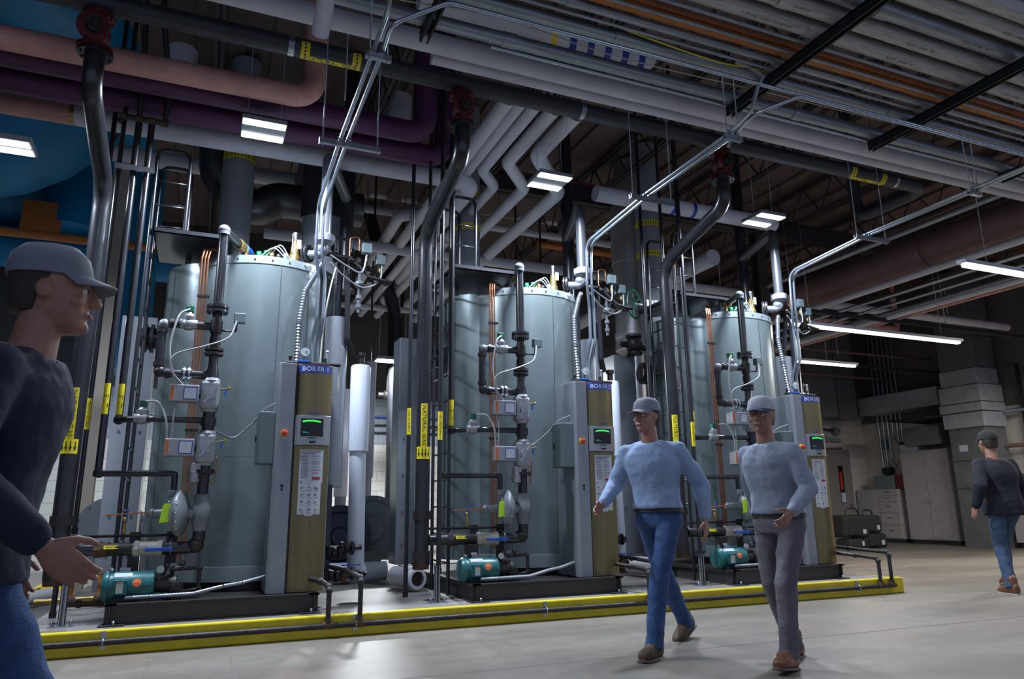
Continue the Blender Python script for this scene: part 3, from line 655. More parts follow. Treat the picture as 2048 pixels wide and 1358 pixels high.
    one(B,'control_cabinet',M['cab'],lambda q:q.extrude_poly([(1.19,7.32),(1.19,6.815),(1.215,6.79),(1.345,6.79),(1.345,6.83),(1.68,6.83),(1.68,7.32)],(b,0,cz0),(1,0,0),(0,1,0),(0,0,cz1-cz0)),bev=.004)
    def bow(q,xa,xb,za,zb,bulge,y=6.815,k=14):
        P=[(xa,y)]
        P=[(xa+(xb-xa)*j/k, y-bulge*(1-((2*j/k-1)**2))) for j in range(k+1)]+[(xb,6.9),(xa,6.9)]
        q.extrude_poly(P,(b,0,za),(1,0,0),(0,1,0),(0,0,zb-za))
    one(B,'front_panel',M['bronze'],lambda q:bow(q,1.362,1.672,1.872,2.335,.055)); 
    one(B,'front_panel',M['bronze'],lambda q:bow(q,1.362,1.672,FZ1+.005,1.592,.03))
    one(B,'display_bezel',M['steel'],lambda q:bow(q,1.356,1.676,1.596,1.868,.045,6.805),bev=.003)
    one(B,'panel_gap',M['rubber'],lambda q:q.box(X(1.347),X(1.358),6.80,6.9,cz0,cz1))
    sy=6.757
    sn=one(B,'display_screen',M['screen'],lambda q:q.box(X(1.405),X(1.605),sy,sy+.02,1.675,1.835),bev=.003)
    one(sn,'indicator_arc',M['led'],lambda q:q.tube([(X(1.42),sy-.002,1.806),(X(1.46),sy-.003,1.814),(X(1.52),sy-.003,1.816),(X(1.58),sy-.002,1.806)],.0065,0,8))
    one(sn,'status_digits',M['ledc'],lambda q:(q.box(X(1.425),X(1.452),sy-.001,sy,1.706,1.716),q.box(X(1.46),X(1.475),sy-.001,sy,1.703,1.711)))
    one(B,'green_button',M['green'],lambda q:q.box(X(1.475),X(1.54),6.752,6.765,1.655,1.668)); one(B,'door_pull',M['rubber'],lambda q:q.box(X(1.485),X(1.54),6.755,6.765,1.615,1.632))
    # sign
    def bowmap(xc,z,off=0,y=6.815,bulge=.055): return lambda u,v:(X(xc+u), y-bulge*(1-((2*(xc+u-1.362)/.31-1)**2))-off, z+v)
    def strip(q,xa,xb,za,zb,off,**kw):
        k=10; vs=[]
        for j in range(k+1):
            xx=xa+(xb-xa)*j/k; f=bowmap(xx,0,off,**kw); vs+= [f(0,za),f(0,zb)]
        q.add(vs,[(2*j,2*j+2,2*j+3,2*j+1) for j in range(k)],True)
    sg=one(B,'boiler_sign',M['label_b'],lambda q:strip(q,1.368,1.664,2.262,2.330,.0015))
    one(sg,'sign_lettering',M['label_w'],lambda q:text_map(q,'BOILER %d'%(i+1),.062,bowmap(1.516,2.296,.0035)))
    one(B,'maker_mark',M['label_b'],lambda q:[strip(q,1.455+.021*j,1.470+.021*j,1.884+(.002 if j%2 else 0),1.897,.0015) for j in range(6)])
    # notice
    fb=dict(bulge=.03)
    nt=one(B,'safety_notice',M['paper'],lambda q:(strip(q,1.415,1.622,1.26,1.558,.0015,**fb),strip(q,1.415,1.612,.985,1.27,.002,**fb),strip(q,1.48,1.55,.972,.985,.0015,**fb)))
    random.seed(5)
    def lines(q):
        for xa,xb,za,n_ in ((1.428,1.50,1.50,22),(1.522,1.605,1.50,18)):
            for j in range(n_):
                if random.random()<.12: continue
                z=za-.0095*j; strip(q,xa,xb-random.random()*.02,z,z+.0032,.003,**fb)
        for xa,xb,z in ((1.428,1.60,1.543),(1.438,1.60,1.528),(1.438,1.55,1.518)): strip(q,xa,xb,z,z+.004,.003,**fb)
        for r_ in range(4):
            for c_ in range(3):
                x=1.428+c_*.062; z=1.20-r_*.062
                for _ in range(4): xa=x+random.random()*.024; za=z+random.random()*.02; strip(q,xa,xa+.006+random.random()*.012,za,za+.003+random.random()*.008,.0032,**fb)
                strip(q,x+.004,x+.045,z-.012,z-.009,.003,**fb)
    one(nt,'printed_text',M['ink'],lines); one(nt,'red_danger_box',M['inkred'],lambda q:strip(q,1.527,1.600,1.288,1.313,.003,**fb))
    one(nt,'yellow_figures',M['inkyel'],lambda q:[strip(q,x,x+.014,z,z+.022,.0034,**fb) for x,z in ((1.455,1.20),(1.52,1.20),(1.45,1.014),(1.575,1.014))])
    one(nt,'blue_figures',M['inkblue'],lambda q:[strip(q,x,x+.016,z,z+.016,.0034,**fb) for x,z in ((1.555,1.205),(1.428,1.258))])
    # emergency stop
    es=one(B,'emergency_stop',M['yel'],lambda q:q.cyl((X(1.268),6.79,1.70),(X(1.268),6.775,1.70),.034,n=22))
    one(es,'push_button',M['red'],lambda q:q.lathe((X(1.268),6.775,1.70),(0,-1,0),[(0,.018),(.008,.018),(.010,.025),(.022,.026),(.028,.018),(.029,0.001)],20)); one(B,'stop_caption',M['paper'],lambda q:q.box(X(1.24),X(1.297),6.788,6.79,1.652,1.66))
    one(B,'latch',M['screen'],lambda q:(q.box(X(1.262),X(1.285),6.786,6.79,1.222,1.248),q.box(X(1.266),X(1.281),6.784,6.79,1.192,1.212)))
    # top manifold with gauge
    mf=thing('gauge_manifold','dark manifold with blue lever and round gauge on the cabinet of '+nm,'manifold',(X(1.5),6.98,2.37),'gauge manifolds')
    MB().cyl((X(1.27),6.97,2.385),(X(1.77),6.97,2.385),.017,n=12).build('manifold_pipe',M['cast'],mf)
    for lx in (1.30,1.62): MB().cyl((X(lx),6.97,2.385),(X(lx),6.97,2.43),.014,n=10).sphere((X(lx),6.97,2.44),.018,10).build('air_vent',M['cast'],mf)
    MB().box(X(1.37),X(1.47),6.945,6.995,2.395,2.412).build('blue_lever',M['blue'],mf,bev=.004)
    ga=MB().lathe((X(1.43),6.955,2.49),(0,-1,0),[(-.03,.042),(0,.047),(.012,.047),(.013,.041)],26).build('gauge',M['zinc'],mf)
    MB().lathe((X(1.43),6.955,2.49),(0,-1,0),[(.012,.040),(.014,.040)],26).build('dial',M['glass'],ga); MB().bar((X(1.43),6.939,2.49),(X(1.452),6.939,2.50),.004,.002).build('needle',M['label_k'],ga)
    MB().cyl((X(1.43),6.97,2.39),(X(1.43),6.97,2.46),.011,n=8).build('gauge_stem',M['brass'],mf)
    MB().cyl((X(1.64),6.97,2.41),(X(1.64),6.97,2.5),.012,n=8).sphere((X(1.64),6.97,2.51),.018,8).build('sight_valve',M['alu'],mf)
    MB().tube([(X(1.76),6.97,2.38),(X(1.76),6.97,2.12),(X(1.70),6.97,2.10)],.006,.02,8).build('drip_tube',M['cream'],mf)
    # hose and cable up to the shell
    MB().hose([(X(1.36),6.99,2.36),(X(1.37),7.06,2.8),(X(1.42),7.16,3.15),(X(1.56),7.28,3.45),(X(1.60),7.3,3.52)],.027,.016,.15,.13).build('flexible_conduit',M['zinc'],label='ribbed silver flexible conduit rising from the cabinet to the top of '+nm,cat='conduit',group='ribbed hoses')
    MB().smooth_curve([(X(1.58),7.0,2.36),(X(1.60),7.02,2.8),(X(1.66),7.1,3.2),(X(1.72),7.2,3.45)],.008).build('cable',M['cream'],label='cream cable climbing beside the conduits of '+nm,cat='cable',group='cream cables')
    # copper tubes down the shell
    ct=thing('copper_lines','three thin copper tubes strapped down the left side of '+nm,'tube',(X(.5),7.38,.6),'copper lines')
    for k in range(3):
        lx=.47+.028*k; MB().tube([(X(lx)+.25,7.62,3.57),(X(lx),7.40,3.57),(X(lx)-.02,7.36,3.45),(X(lx)-.01,7.36,.6)],.0085,.03,8).build('tube',M['copper'],ct)
    for z in (3.05,1.75): MB().box(X(.435),X(.545),7.345,7.375,z,z+.022).build('clamp',M['black_p'],ct)
    # ---- platform and ladder
    L=thing('access_ladder','black ladder with hooped handrails and platform, left of '+nm,'ladder',(X(0),7.65,FZ0),'boiler access ladders')
    for y,zt in ((7.34,4.52),(7.92,4.60)):
        MB().tube([(X(-.03),y,FZ0),(X(-.03),y,zt),(X(.27),y,zt),(X(.27),y,3.67)],.019,.09,12).build('hooped_rail',M['black'],L)
        for z in (4.18,3.93): MB().cyl((X(-.03),y,z),(X(.27),y,z),.010,n=8).build('handrail_bar',M['black'],L)
    for k in range(12): 
        z=.48+k*.28; MB().cyl((X(-.03),7.34,z),(X(-.03),7.92,z),.010,n=8).build('rung',M['black'],L)
    MB().box(X(.0),X(.78),7.30,8.25,3.640,3.652).box(X(0),X(.78),7.30,7.31,3.64,3.69).box(X(0),X(.01),7.30,8.25,3.64,3.69).box(X(.77),X(.78),7.30,8.25,3.64,3.69).build('platform',M['black'],L)
    for lx,y in ((.74,7.42),(.74,8.1),(.3,8.1)): MB().cyl((X(lx),y,3.5),(X(lx),y,3.64),.03,n=10).build('platform_post',M['shell_band'],L)
    # ---- white insulated standpipe at the right
    S=thing('insulated_standpipe',['white insulated standpipe right of boiler 1, wider in its upper half','white insulated standpipe right of boiler 2, behind the walking man','white insulated standpipe right of boiler 3, mostly hidden by its cabinet'][i],'pipe',(X(2.07),7.5,.36),'white standpipes')
    MB().cyl((X(2.09),7.5,.42),(X(2.07),7.5,1.62),.083,n=28).build('lower_pipe',M['white_pvc'],S)
    MB().lathe((X(2.07),7.5,1.60),(0,0,1),[(0,.085),(.005,.105),(.88,.105),(.90,.09)],28).build('upper_jacket',M['white_pvc'],S)
    mb=MB(); flange(mb,(X(2.09),7.5,.40),(0,0,1),.11,.03); mb.build('bottom_flange',M['cast'],S)
    MB().cyl((X(2.07),7.5,2.48),(X(2.07),7.5,2.6),.035,n=12).cyl((X(2.07),7.5,2.6),(X(2.07),7.5,2.64),.05,n=8).build('top_fitting',M['cast'],S)
    # ---- steam outlet, flange and controls on top
    O=thing('steam_outlet','black steam outlet pipe with pale round collar at the top right of '+nm,'pipe',(X(1.59),7.25,3.5),'steam outlets')
    top=4.72 if i!=1 else 4.62
    MB().tube([(X(1.60),7.25,3.78),(X(1.60),7.25,top),(X(1.97),8.30,top)],.062,.12,20).build('riser',mat('steam_pipe_paint_%d'%i,(.12,.13,.15) if i else (.30,.31,.34),.3,.6),O)
    MB().lathe((X(1.60),7.25,3.73),(0,0,1),[(-.04,.05),(0,.10),(.065,.105),(.08,.08)],28).build('collar',M['grey_ins'],O)
    MB().tube([(X(2.0),8.35,3.55),(X(2.0),8.35,6.7)],.085,0,20).build('main_riser',M['black'],O); mb=MB(); flange(mb,(X(2.0),8.35,3.56),(0,0,1),.13,.03); mb.build('riser_flange',M['cast'],O)
    mb=MB(); mb.tube([(X(1.60),7.25,3.74),(X(1.60),7.25,3.60),(X(1.42),7.40,3.62)],.045,.06,16); mb.sphere((X(1.58),7.27,3.66),.065,14); mb.build('valve_body',M['grey'],O)
    mb=MB(); flange(mb,(X(1.46),7.37,3.63),(1,-.8,0),.095,.022); flange(mb,(X(1.435),7.39,3.63),(1,-.8,0),.095,.018); mb.build('flange',M['cast'],O)
    sv=thing('safety_valve','brass safety valve with a hanging white tag on top of '+nm,'valve',(X(1.33),7.50,3.50),'brass safety valves')
    MB().lathe((X(1.33),7.5,3.50),(0,0,1),[(0,.035),(.03,.035),(.04,.058),(.12,.058),(.14,.045),(.20,.040),(.27,.032),(.29,.018),(.30,.018)],18).build('valve_body',M['brass'],sv)
    MB().cyl((X(1.33),7.5,3.80),(X(1.33),7.5,3.87),.016,n=10).sphere((X(1.33),7.5,3.875),.022,10).build('test_cap',M['alu'],sv)
    MB().box(X(1.345),X(1.39),7.462,7.466,3.70,3.80).build('tag',M['paper'],sv,bev=.003); MB().bar((X(1.30),7.46,3.86),(X(1.30),7.45,3.64),.008,.012).build('test_lever',M['alu'],sv)
    tf=thing('top_fittings','small brass and black fittings with green coils on the lid of '+nm,'fittings',(X(1.1),7.5,3.50),'lid fittings')
    for k,(lx,y,m) in enumerate(((1.10,7.42,'brass'),(1.17,7.46,'cast'),(1.24,7.44,'alu'),(.98,7.5,'green'),(1.05,7.48,'green'),(.85,7.45,'brass'))):
        MB().cyl((X(lx),y,3.5),(X(lx),y,3.56),.014,n=8).cyl((X(lx),y,3.55),(X(lx),y,3.60+.01*k),.026,n=8).build('fitting',M[m],tf)
    for k in range(3): MB().smooth_curve([(X(1.0+.04*k),7.47,3.58),(X(1.12+.03*k),7.42,3.66+.02*k),(X(1.25+.02*k),7.45,3.56)],.007).build('cable',M['cable'],tf)
    # control cluster right of the outlet
    K=thing('pressure_controls',['black pipe cluster with two small grey pressure switches beside the top of boiler 1','black pipe cluster with two grey pressure switches, top right of boiler 2','black pipe cluster with grey pressure switches, top right of boiler 3'][i],'controls',(X(2.0),7.4,3.3),'pressure control clusters')
    mb=MB().tube([(X(1.60),7.28,3.62),(X(1.85),7.34,3.62),(X(2.08),7.4,3.56),(X(2.22),7.42,3.50)],.024,.05,12)
    mb.build('header_pipe',M['cast'],K)
    for lx,z in ((1.74,3.62),(1.86,3.60),(1.97,3.59),(2.07,3.57)): 
        mb=MB(); flange(mb,(X(lx),7.36,z),(1,.2,-.1),.055,.022,6,.045,.006); mb.build('flange',M['cast'],K)
    MB().tube([(X(1.86),7.36,3.60),(X(1.88),7.38,3.20),(X(1.90),7.40,2.75),(X(1.98),7.48,2.62)],.028,.06,12).build('drop_pipe',M['black'],K)
    MB().cyl((X(1.80),7.36,3.6),(X(1.80),7.5,2.9),.03,n=12).build('second_drop_pipe',M['black'],K)
    MB().tube([(X(2.00),7.4,3.58),(X(2.00),7.4,3.40)],.016,0).sphere((X(2.0),7.4,3.36),.055,12,(1,1,.8)).cyl((X(2.0),7.4,3.34),(X(2.0),7.4,3.05),.016,n=10).cyl((X(2.0),7.4,3.2),(X(2.0),7.4,3.24),.03,n=8).cyl((X(2.0),7.4,3.1),(X(2.0),7.4,3.14),.03,n=8).build('steam_trap',M['grey'],K)
    for pts in ([(X(1.72),7.40,3.62),(X(1.72),7.40,3.86),(X(1.92),7.44,3.86),(X(1.92),7.44,3.58)],[(X(1.80),7.46,3.60),(X(2.16),7.50,3.56),(X(2.30),7.46,3.40)],[(X(1.94),7.34,3.58),(X(2.10),7.30,3.42),(X(2.34),7.34,3.40)]): MB().tube(pts,.018,.04,10).build('branch_pipe',M['cast'],K)
    for lx,z in ((1.72,3.74),(1.92,3.72),(2.16,3.56),(2.30,3.42),(2.12,3.44),(1.80,3.56)): MB().sphere((X(lx),7.42,z),.038,10).build('pipe_fitting',M['cast'],K)
    for lx,z,y in ((2.06,3.76,7.36),(2.22,3.66,7.40)):
        MB().cyl((X(lx),y,z-.10),(X(lx),y,z-.05),.012,n=8).box(X(lx)-.05,X(lx)+.05,y-.04,y+.04,z-.06,z+.05).build('pressure_switch',M['greybox'],K,bev=.006)
    MB().cyl((X(2.06),7.36,3.56),(X(2.06),7.36,3.67),.014,n=8).build('switch_stem',M['brass'],K); MB().cyl((X(2.22),7.40,3.5),(X(2.22),7.40,3.57),.014,n=8).build('switch_stem',M['brass'],K)
    MB().smooth_curve([(X(2.24),7.38,3.60),(X(2.2),7.34,3.40),(X(2.02),7.3,3.30),(X(1.82),7.25,3.38),(X(1.66),7.2,3.5)],.009).build('cable',M['cable'],K)
    MB().smooth_curve([(X(2.06),7.34,3.68),(X(2.0),7.28,3.46),(X(1.84),7.25,3.50),(X(1.66),7.2,3.58)],.009).build('cable',M['cable'],K)
    MB().tube([(X(1.88),7.36,3.62),(X(1.88),7.36,3.86),(X(1.98),7.36,3.88),(X(1.98),7.36,3.72)],.006,.03,8).build('copper_loop',M['copper'],K)
    # ---- insulated feed line hanging behind on the right (bright white vertical)
    # ---- gas train
    G=thing('gas_train','black gas train with grey actuator boxes and round regulator on '+nm,'gas train',(X(.62),6.95,FZ1),'gas trains')
    gy=6.92; gx=.63
    MB().tube([(X(gx),gy,2.83),(X(gx),gy,3.60),(X(.97),7.85,3.66),(X(.97),7.85,3.5)],.043,.06,18).build('upper_pipe',M['black'],G)
    MB().cyl((X(gx),gy,3.555),(X(gx),gy,3.60),.052,n=18).sphere((X(gx),gy,3.60),.055,16).build('top_elbow',M['alu'] if 0 else M['grey'],G)
    MB().cyl((X(.77),7.30,3.620),(X(.81),7.42,3.628),.054,n=18).build('brass_coupling',M['brass'],G)
    MB().cyl((X(.83),7.46,3.630),(X(.88),7.62,3.640),.053,n=18).build('blue_band',M['blue'],G)
    for fz in (2.845,2.805): mb=MB(); flange(mb,(X(gx),gy,fz),(0,0,1),.095,.025,8,.078,.007); mb.build('flange',M['black'],G)
    MB().tube([(X(gx),gy,2.80),(X(gx),gy,2.44)],.04,0,18).cyl((X(gx),gy,2.60),(X(gx),gy,2.72),.052,n=18).cyl((X(gx),gy,2.50),(X(gx),gy,2.56),.048,n=18).build('tee',M['cast'],G)
    for fz in (2.445,2.405): mb=MB(); flange(mb,(X(gx),gy,fz),(0,0,1),.08,.02,8,.066,.006); mb.build('flange',M['cast'],G)
    MB().lathe((X(gx),gy,2.395),(0,0,-1),[(0,.042),(.10,.040),(.16,.055),(.30,.056)],18).build('reducer',M['black'],G)
    # by-pass loop
    MB().tube([(X(gx),gy,2.66),(X(.19),gy,2.66),(X(.19),gy,2.21),(X(gx),gy,2.21)],.037,.055,16).build('bypass_loop',M['black'],G)
    for z,lx in ((2.66,.19),(2.21,.19)):
        MB().sphere((X(lx)+.012,gy,z+(-.012 if z>2.4 else .012)),.050,14).build('loop_elbow',M['grey'] if z>2.4 else M['cast'],G)
        MB().cyl((X(lx)+.06,gy,z),(X(lx)+.09,gy,z),.046,n=14).build('elbow_rim',M['cast'],G); MB().cyl((X(lx),gy,z+(.06 if z<2.4 else -.06)),(X(lx),gy,z+(.09 if z<2.4 else -.09)),.046,n=14).build('elbow_rim',M['cast'],G)
    for fx in (.40,.44): mb=MB(); flange(mb,(X(fx),gy,2.21),(1,0,0),.062,.018,4,.05,.006); mb.build('loop_flange',M['zinc'],G)
    # solenoid valves with green coils
    def solenoid(lx,z,y=gy,k=1.0):
        s_=MB().sphere((X(lx),y,z),.058*k,14,(1.25,1,1)).cyl((X(lx)-.07*k,y,z),(X(lx)+.07*k,y,z),.045*k,n=12).lathe((X(lx),y,z+.03),(0,0,1),[(0,.05*k),(.03,.055*k),(.04,.055*k),(.05,.04*k),(.085,.026*k)],16).build('solenoid_valve',M['alu'],G)
        MB().box(X(lx)-.033*k,X(lx)+.033*k,y-.03,y+.03,z+.11*k,z+.17*k).build('green_coil',M['green'],s_,bev=.006)
    solenoid(.40,2.665)
    # sensor on the right
    se=MB().tube([(X(gx),gy,2.63),(X(.80),gy,2.63),(X(.80),gy,2.70)],.010,.02,8).build('sensor_pipe',M['cast'],G)
    MB().box(X(.775),X(.875),gy-.04,gy+.03,2.71,2.80).build('pressure_sensor',M['greybox'],G,bev=.006)
    # safety shut-off valves with actuator boxes
    for z,ztop in ((2.03,2.17),(1.56,1.70)):
        vb=MB().box(X(gx)-.085,X(gx)+.075,gy-.07,gy+.07,z-.13,z+.13).cyl((X(gx),gy,z+.10),(X(gx),gy,z+.16),.075,n=8).cyl((X(gx),gy,z-.16),(X(gx),gy,z-.10),.075,n=8).build('shutoff_valve_body',M['alu'],G,bev=.03)
        MB().bar((X(gx)-.05,gy-.077,z-.08),(X(gx)+.06,gy-.077,z+.08),.02,.02).cyl((X(gx)+.0,gy-.07,z),(X(gx),gy-.085,z),.045,n=18).build('valve_cover',M['alu'],vb)
        MB().cyl((X(gx)+.08,gy,z+.06),(X(gx)+.16,gy-.01,z+.07),.008,n=8).sphere((X(gx)+.15,gy-.01,z+.07),.016,8).build('test_cock',M['brass'],G)
        MB().box(X(gx)+.115,X(gx)+.13,gy-.02,gy-.005,z-.0,z+.065).build('blue_cock_handle',M['blue'],G,bev=.003)
        bx=MB().box(X(.30),X(.535),gy-.08,gy+.04,z-.075,z+.075).build('actuator_box',M['grey'] if 0 else M['alu'],G,bev=.008)
        MB().box(X(.305),X(.332),gy-.082,gy-.079,z-.06,z+.062).build('orange_stripe',M['orange_l'],bx)
        MB().box(X(.41),X(.52),gy-.082,gy-.079,z-.055,z+.055).build('label_border',M['label_b'],bx); MB().box(X(.417),X(.513),gy-.0835,gy-.0815,z-.048,z+.048).build('rating_label',M['paper'],bx)
        MB().cyl((X(.53),gy,z),(X(.57),gy,z),.03,n=12).build('actuator_link',M['cast'],G)
    MB().cyl((X(gx),gy,1.90),(X(gx),gy,1.68),.052,n=18).cyl((X(gx),gy,1.83),(X(gx),gy,1.76),.066,n=16).build('middle_pipe',M['black'],G)
    MB().cyl((X(gx),gy,1.42),(X(gx),gy,1.06),.048,n=18).build('lower_pipe',M['black'],G)
    mb=MB(); flange(mb,(X(gx),gy,1.36),(0,0,1),.085,.03,6,.07,.007); flange(mb,(X(gx)-.02,gy,1.32),(0,0,1),.06,.03,4,.05,.006); mb.build('flange',M['cast'],G)
    MB().box(X(.52),X(.60),gy-.06,gy+.02,1.36,1.43).cyl((X(.55),gy-.02,1.27),(X(.55),gy-.02,1.36),.05,n=16).build('limit_switch',M['alu'],G,bev=.004)
    # vent branches going left
    MB().tube([(X(gx),gy,1.805),(X(.2),gy,1.805),(X(-.02),7.02,1.805),(X(-.09),7.08,1.805)],.028,.05,14).build('vent_branch',M['black'],G)
    solenoid(.10,1.81,7.0-.04,.9)
    MB().tube([(X(-.17),7.08,1.345),(X(.37),6.98,1.345),(X(.40),6.97,1.345),(X(.40),6.97,1.20)],.026,.05,14).build('lower_vent_branch',M['black'],G)
    MB().tube([(X(gx)+.05,gy,1.56-.1),(X(gx)+.10,gy-.02,1.50),(X(gx)+.085,gy-.02,1.25),(X(gx)-.08,gy-.02,1.25)],.006,.03,8).build('impulse_tube',M['copper'],G)
    # regulator
    R_=MB().lathe((X(.405),gy+.03,1.01),(1,-.28,0),[(0,.05),(.02,.15),(.05,.185),(.062,.195),(.078,.195),(.088,.185),(.11,.14),(.14,.06)],36).lathe((X(.405),gy+.03,1.01),(-1,.28,0),[(0,.055),(.04,.045),(.10,.04),(.14,.036),(.145,.045),(.17,.045),(.19,.03)],18).build('regulator',M['grey'],G)
    mb=MB(); u_,v_,a_=frame((1,-.28,0))
    for k in range(16):
        g=2*math.pi*k/16; p=V((X(.405),gy+.03,1.01))+a_*.055+(u_*math.cos(g)+v_*math.sin(g))*.187; mb.cyl(p,p+a_*.035,.007,n=6)
    mb.build('regulator_bolts',M['zinc'],R_,kind='stuff')
    MB().box(X(.36),X(.42),gy-.03,gy+.03,1.14,1.2).build('regulator_port',M['grey'],R_,bev=.01)
    MB().lathe((X(gx),gy,.86),(0,0,1),[(0,.055),(.04,.062),(.06,.07),(.20,.078),(.24,.06),(.30,.066),(.31,.05)],20).cyl((X(.50),gy,1.01),(X(gx),gy,1.01),.05,n=16).build('regulator_body',M['grey'],G)
    tg=MB().extrude_poly([(-.045,-.075),(.045,-.07),(.05,.06),(.035,.075),(-.02,.078),(-.035,.06)],(X(.365),gy-.10,1.01),(1,0,.06),(.06,0,1) if i==0 else (-.02,0,1),(0,.002,0)).build('lime_tag',M['lime'],G,bev=.001)
    MB().cyl((X(.365),gy-.099,1.08),(X(.39),gy-.03,1.14),.002,n=5).build('tag_wire',M['zinc'],tg)
    # bottom run to the gas drop
    mb=MB().tube([(X(gx),gy,.90),(X(gx),gy,.725),(X(-.33),7.02,.725)],.052,.09,18); mb.build('bottom_run',M['black'],G)
    MB().sphere((X(gx)-.02,gy,.745),.068,16).build('bottom_elbow',M['cast'],G)
    d=(V((X(-.33),7.02,.725))-V((X(gx),gy,.725))).normalized()
    pt=lambda lx:V((X(gx),gy,.725))+d*((gx-lx)/-d.x*-1 if 0 else (gx-lx)/abs(d.x))
    MB().cyl(pt(.34),pt(.16),.06,n=10).cyl(pt(.36),pt(.32),.066,n=8).cyl(pt(.18),pt(.14),.066,n=8).build('ball_valve',M['alu'] if 0 else mat('cream_valve_%d'%i,(.34,.32,.27),.5,.1),G)
    hl=MB().box(X(.23),X(.44),gy-.075,gy-.062,.705,.735).build('blue_valve_handle',M['blue'],G,bev=.005)
    MB().cyl(pt(.245)+V((0,-.055,0)),pt(.245)+V((0,-.08,0)),.02,n=8).build('handle_nut',M['zinc'],hl)
    MB().lathe(pt(.12),-d*-1 if 0 else d,[(0,.0535),(.20,.0535)],20,cap=False,a0=0).build('gas_label',M['label_k'],G)
    lab=MB(); 
    def lm(u,v,R=.0545): 
        g=v/R+.35; q=pt(.02)+V((u,0,0)); return (q.x, q.y-R*math.cos(g), q.z+R*math.sin(g))
    k=8; lab.add([lm(-.10+.2*j/k,w) for j in range(k+1) for w in (-.014,.018)],[(2*j,2*j+2,2*j+3,2*j+1) for j in range(k)],True); lb=lab.build('yellow_label',M['label_y'],G)
    MB_t=MB(); text_map(MB_t,'NATURAL GAS',.026,lambda u,v:lm(u,v+.002,.0555)); MB_t.build('label_lettering',M['label_k'],lb)
    MB().cyl(pt(-.15),pt(-.10),.066,n=8).cyl(pt(-.10),pt(-.05),.060,n=18).build('pipe_union',M['cast'] if i!=0 else M['rust'],G)
    for lx,w in ((.14,.043),(.42,.043)):
        MB().box(X(lx)-w,X(lx)+w,7.02,7.045,FZ1,.86).box(X(lx)-w,X(lx)+w,7.02,7.10,FZ1,FZ1+.012).build('support_post',M['frame'],G,bev=.004)
        MB().torus(pt(lx)+V((0,0,0)),(1,0,0),.060,.005,24,6).build('u_bolt',M['zinc'],G)
    # small sensing line above with brass cock
    MB().tube([(X(-.40),7.06,.83),(X(.44),7.0,.83),(X(.46),7.0,.92)],.012,.02,8).build('sensing_line',M['cast'],G)
    MB().tube([(X(-.10),6.97,1.0),(X(.1),6.97,1.01),(X(.36),6.97,1.035)],.006,.02,8).build('copper_line',M['copper'],G)
    MB().cyl((X(.05),6.98,.84),(X(.05),6.98,.96),.012,n=8).cyl((X(.05),6.98,.95),(X(.05),6.98,.98),.02,n=8).build('brass_cock',M['brass'],G); MB().box(X(.055),X(.07),6.965,6.98,.96,1.05).build('blue_cock_handle',M['blue'],G,bev=.003)
    if i!=0:
        gs=MB().box(X(.02),X(.13),6.90,6.99,.53,.68).build('gas_pressure_switch',M['black_p'],G,bev=.006); MB().box(X(.06),X(.12),6.895,6.90,.54,.60).build('switch_label',M['paper'],gs)
    # drip leg and little fittings at bottom right
    D=thing('pilot_fittings','small grey and rusty pipe fittings under the gas pipe of '+nm,'fittings',(X(.6),6.95,FZ1),'pilot fittings')
    MB().tube([(X(.52),gy,.67),(X(.52),gy,.60),(X(.42),gy-.02,.585),(X(.41),gy-.02,.36)],.016,.03,10).build('pilot_pipe',M['grey'],D)
    MB().tube([(X(.41),gy-.02,.555),(X(.66),gy-.03,.56),(X(.66),gy-.03,.39),(X(.50),gy-.03,.37)],.016,.03,10).build('loop_pipe',M['cast'],D)
    for p in ((.41,.585),(.66,.56),(.41,.50),(.41,.42),(.52,.60),(.66,.40),(.56,.37)): MB().sphere((X(p[0]),gy-.025,p[1]),.026,8).build('fitting',M['cast'],D)
    MB().lathe((X(.36),gy-.05,.56),(0,-1,0),[(0,.028),(.02,.03),(.022,.026)],18).build('small_gauge',M['glass'],D)
    # cables
    CB=[([(X(.40),gy-.03,2.80),(X(.32),gy-.08,2.72),(X(.27),gy-.10,2.45),(X(.30),gy-.10,2.25),(X(.34),gy-.06,2.10)],'pale cable looping from green coil to upper actuator box of '),
        ([(X(.80),gy-.04,2.72),(X(.74),gy-.09,2.55),(X(.55),gy-.12,2.45),(X(.32),gy-.11,2.36),(X(.30),gy-.10,2.22),(X(.40),gy-.06,2.10)],'pale cable curving left from the pressure sensor on '),
        ([(X(.12),gy-.04,1.95),(X(.22),gy-.06,1.94),(X(.29),gy-.08,1.80),(X(.31),gy-.06,1.63)],'pale cable arching from lower green coil to lower actuator box of '),
        ([(X(.36),gy-.03,1.95),(X(.35),gy-.05,1.8),(X(.345),gy-.05,1.64)],'ribbed cable between the two actuator boxes of '),
        ([(X(gx)+.05,gy,1.72),(X(.85),7.16,1.68),(X(1.0),7.10,1.80),(X(1.10),7.0,1.93),(X(1.19),6.9,1.98)],'pale cable sagging from gas train to cabinet of ')]
    for pts,lb in CB: MB().smooth_curve(pts,.0085).build('cable',M['cable'],label=lb+nm,cat='cable')
    # ---- burner feed motor
    P=thing('pump_motor','teal electric motor with a round orange sticker on the base frame of '+nm,'motor',(X(.14),6.92,FZ1),'teal pump motors')
    mz=.44
    MB().lathe((X(-.06),6.90,mz),(1,0,0),[(0,.05),(.005,.10),(.03,.118),(.05,.120),(.055,.108),(.085,.108),(.09,.112),(.38,.112),(.385,.09)],36).build('motor_body',M['tealmotor'],P)
    MB().box(X(.03),X(.13),6.90-.135,6.90-.09,mz-.06,mz+.055).build('terminal_box',M['tealmotor'],P,bev=.006)
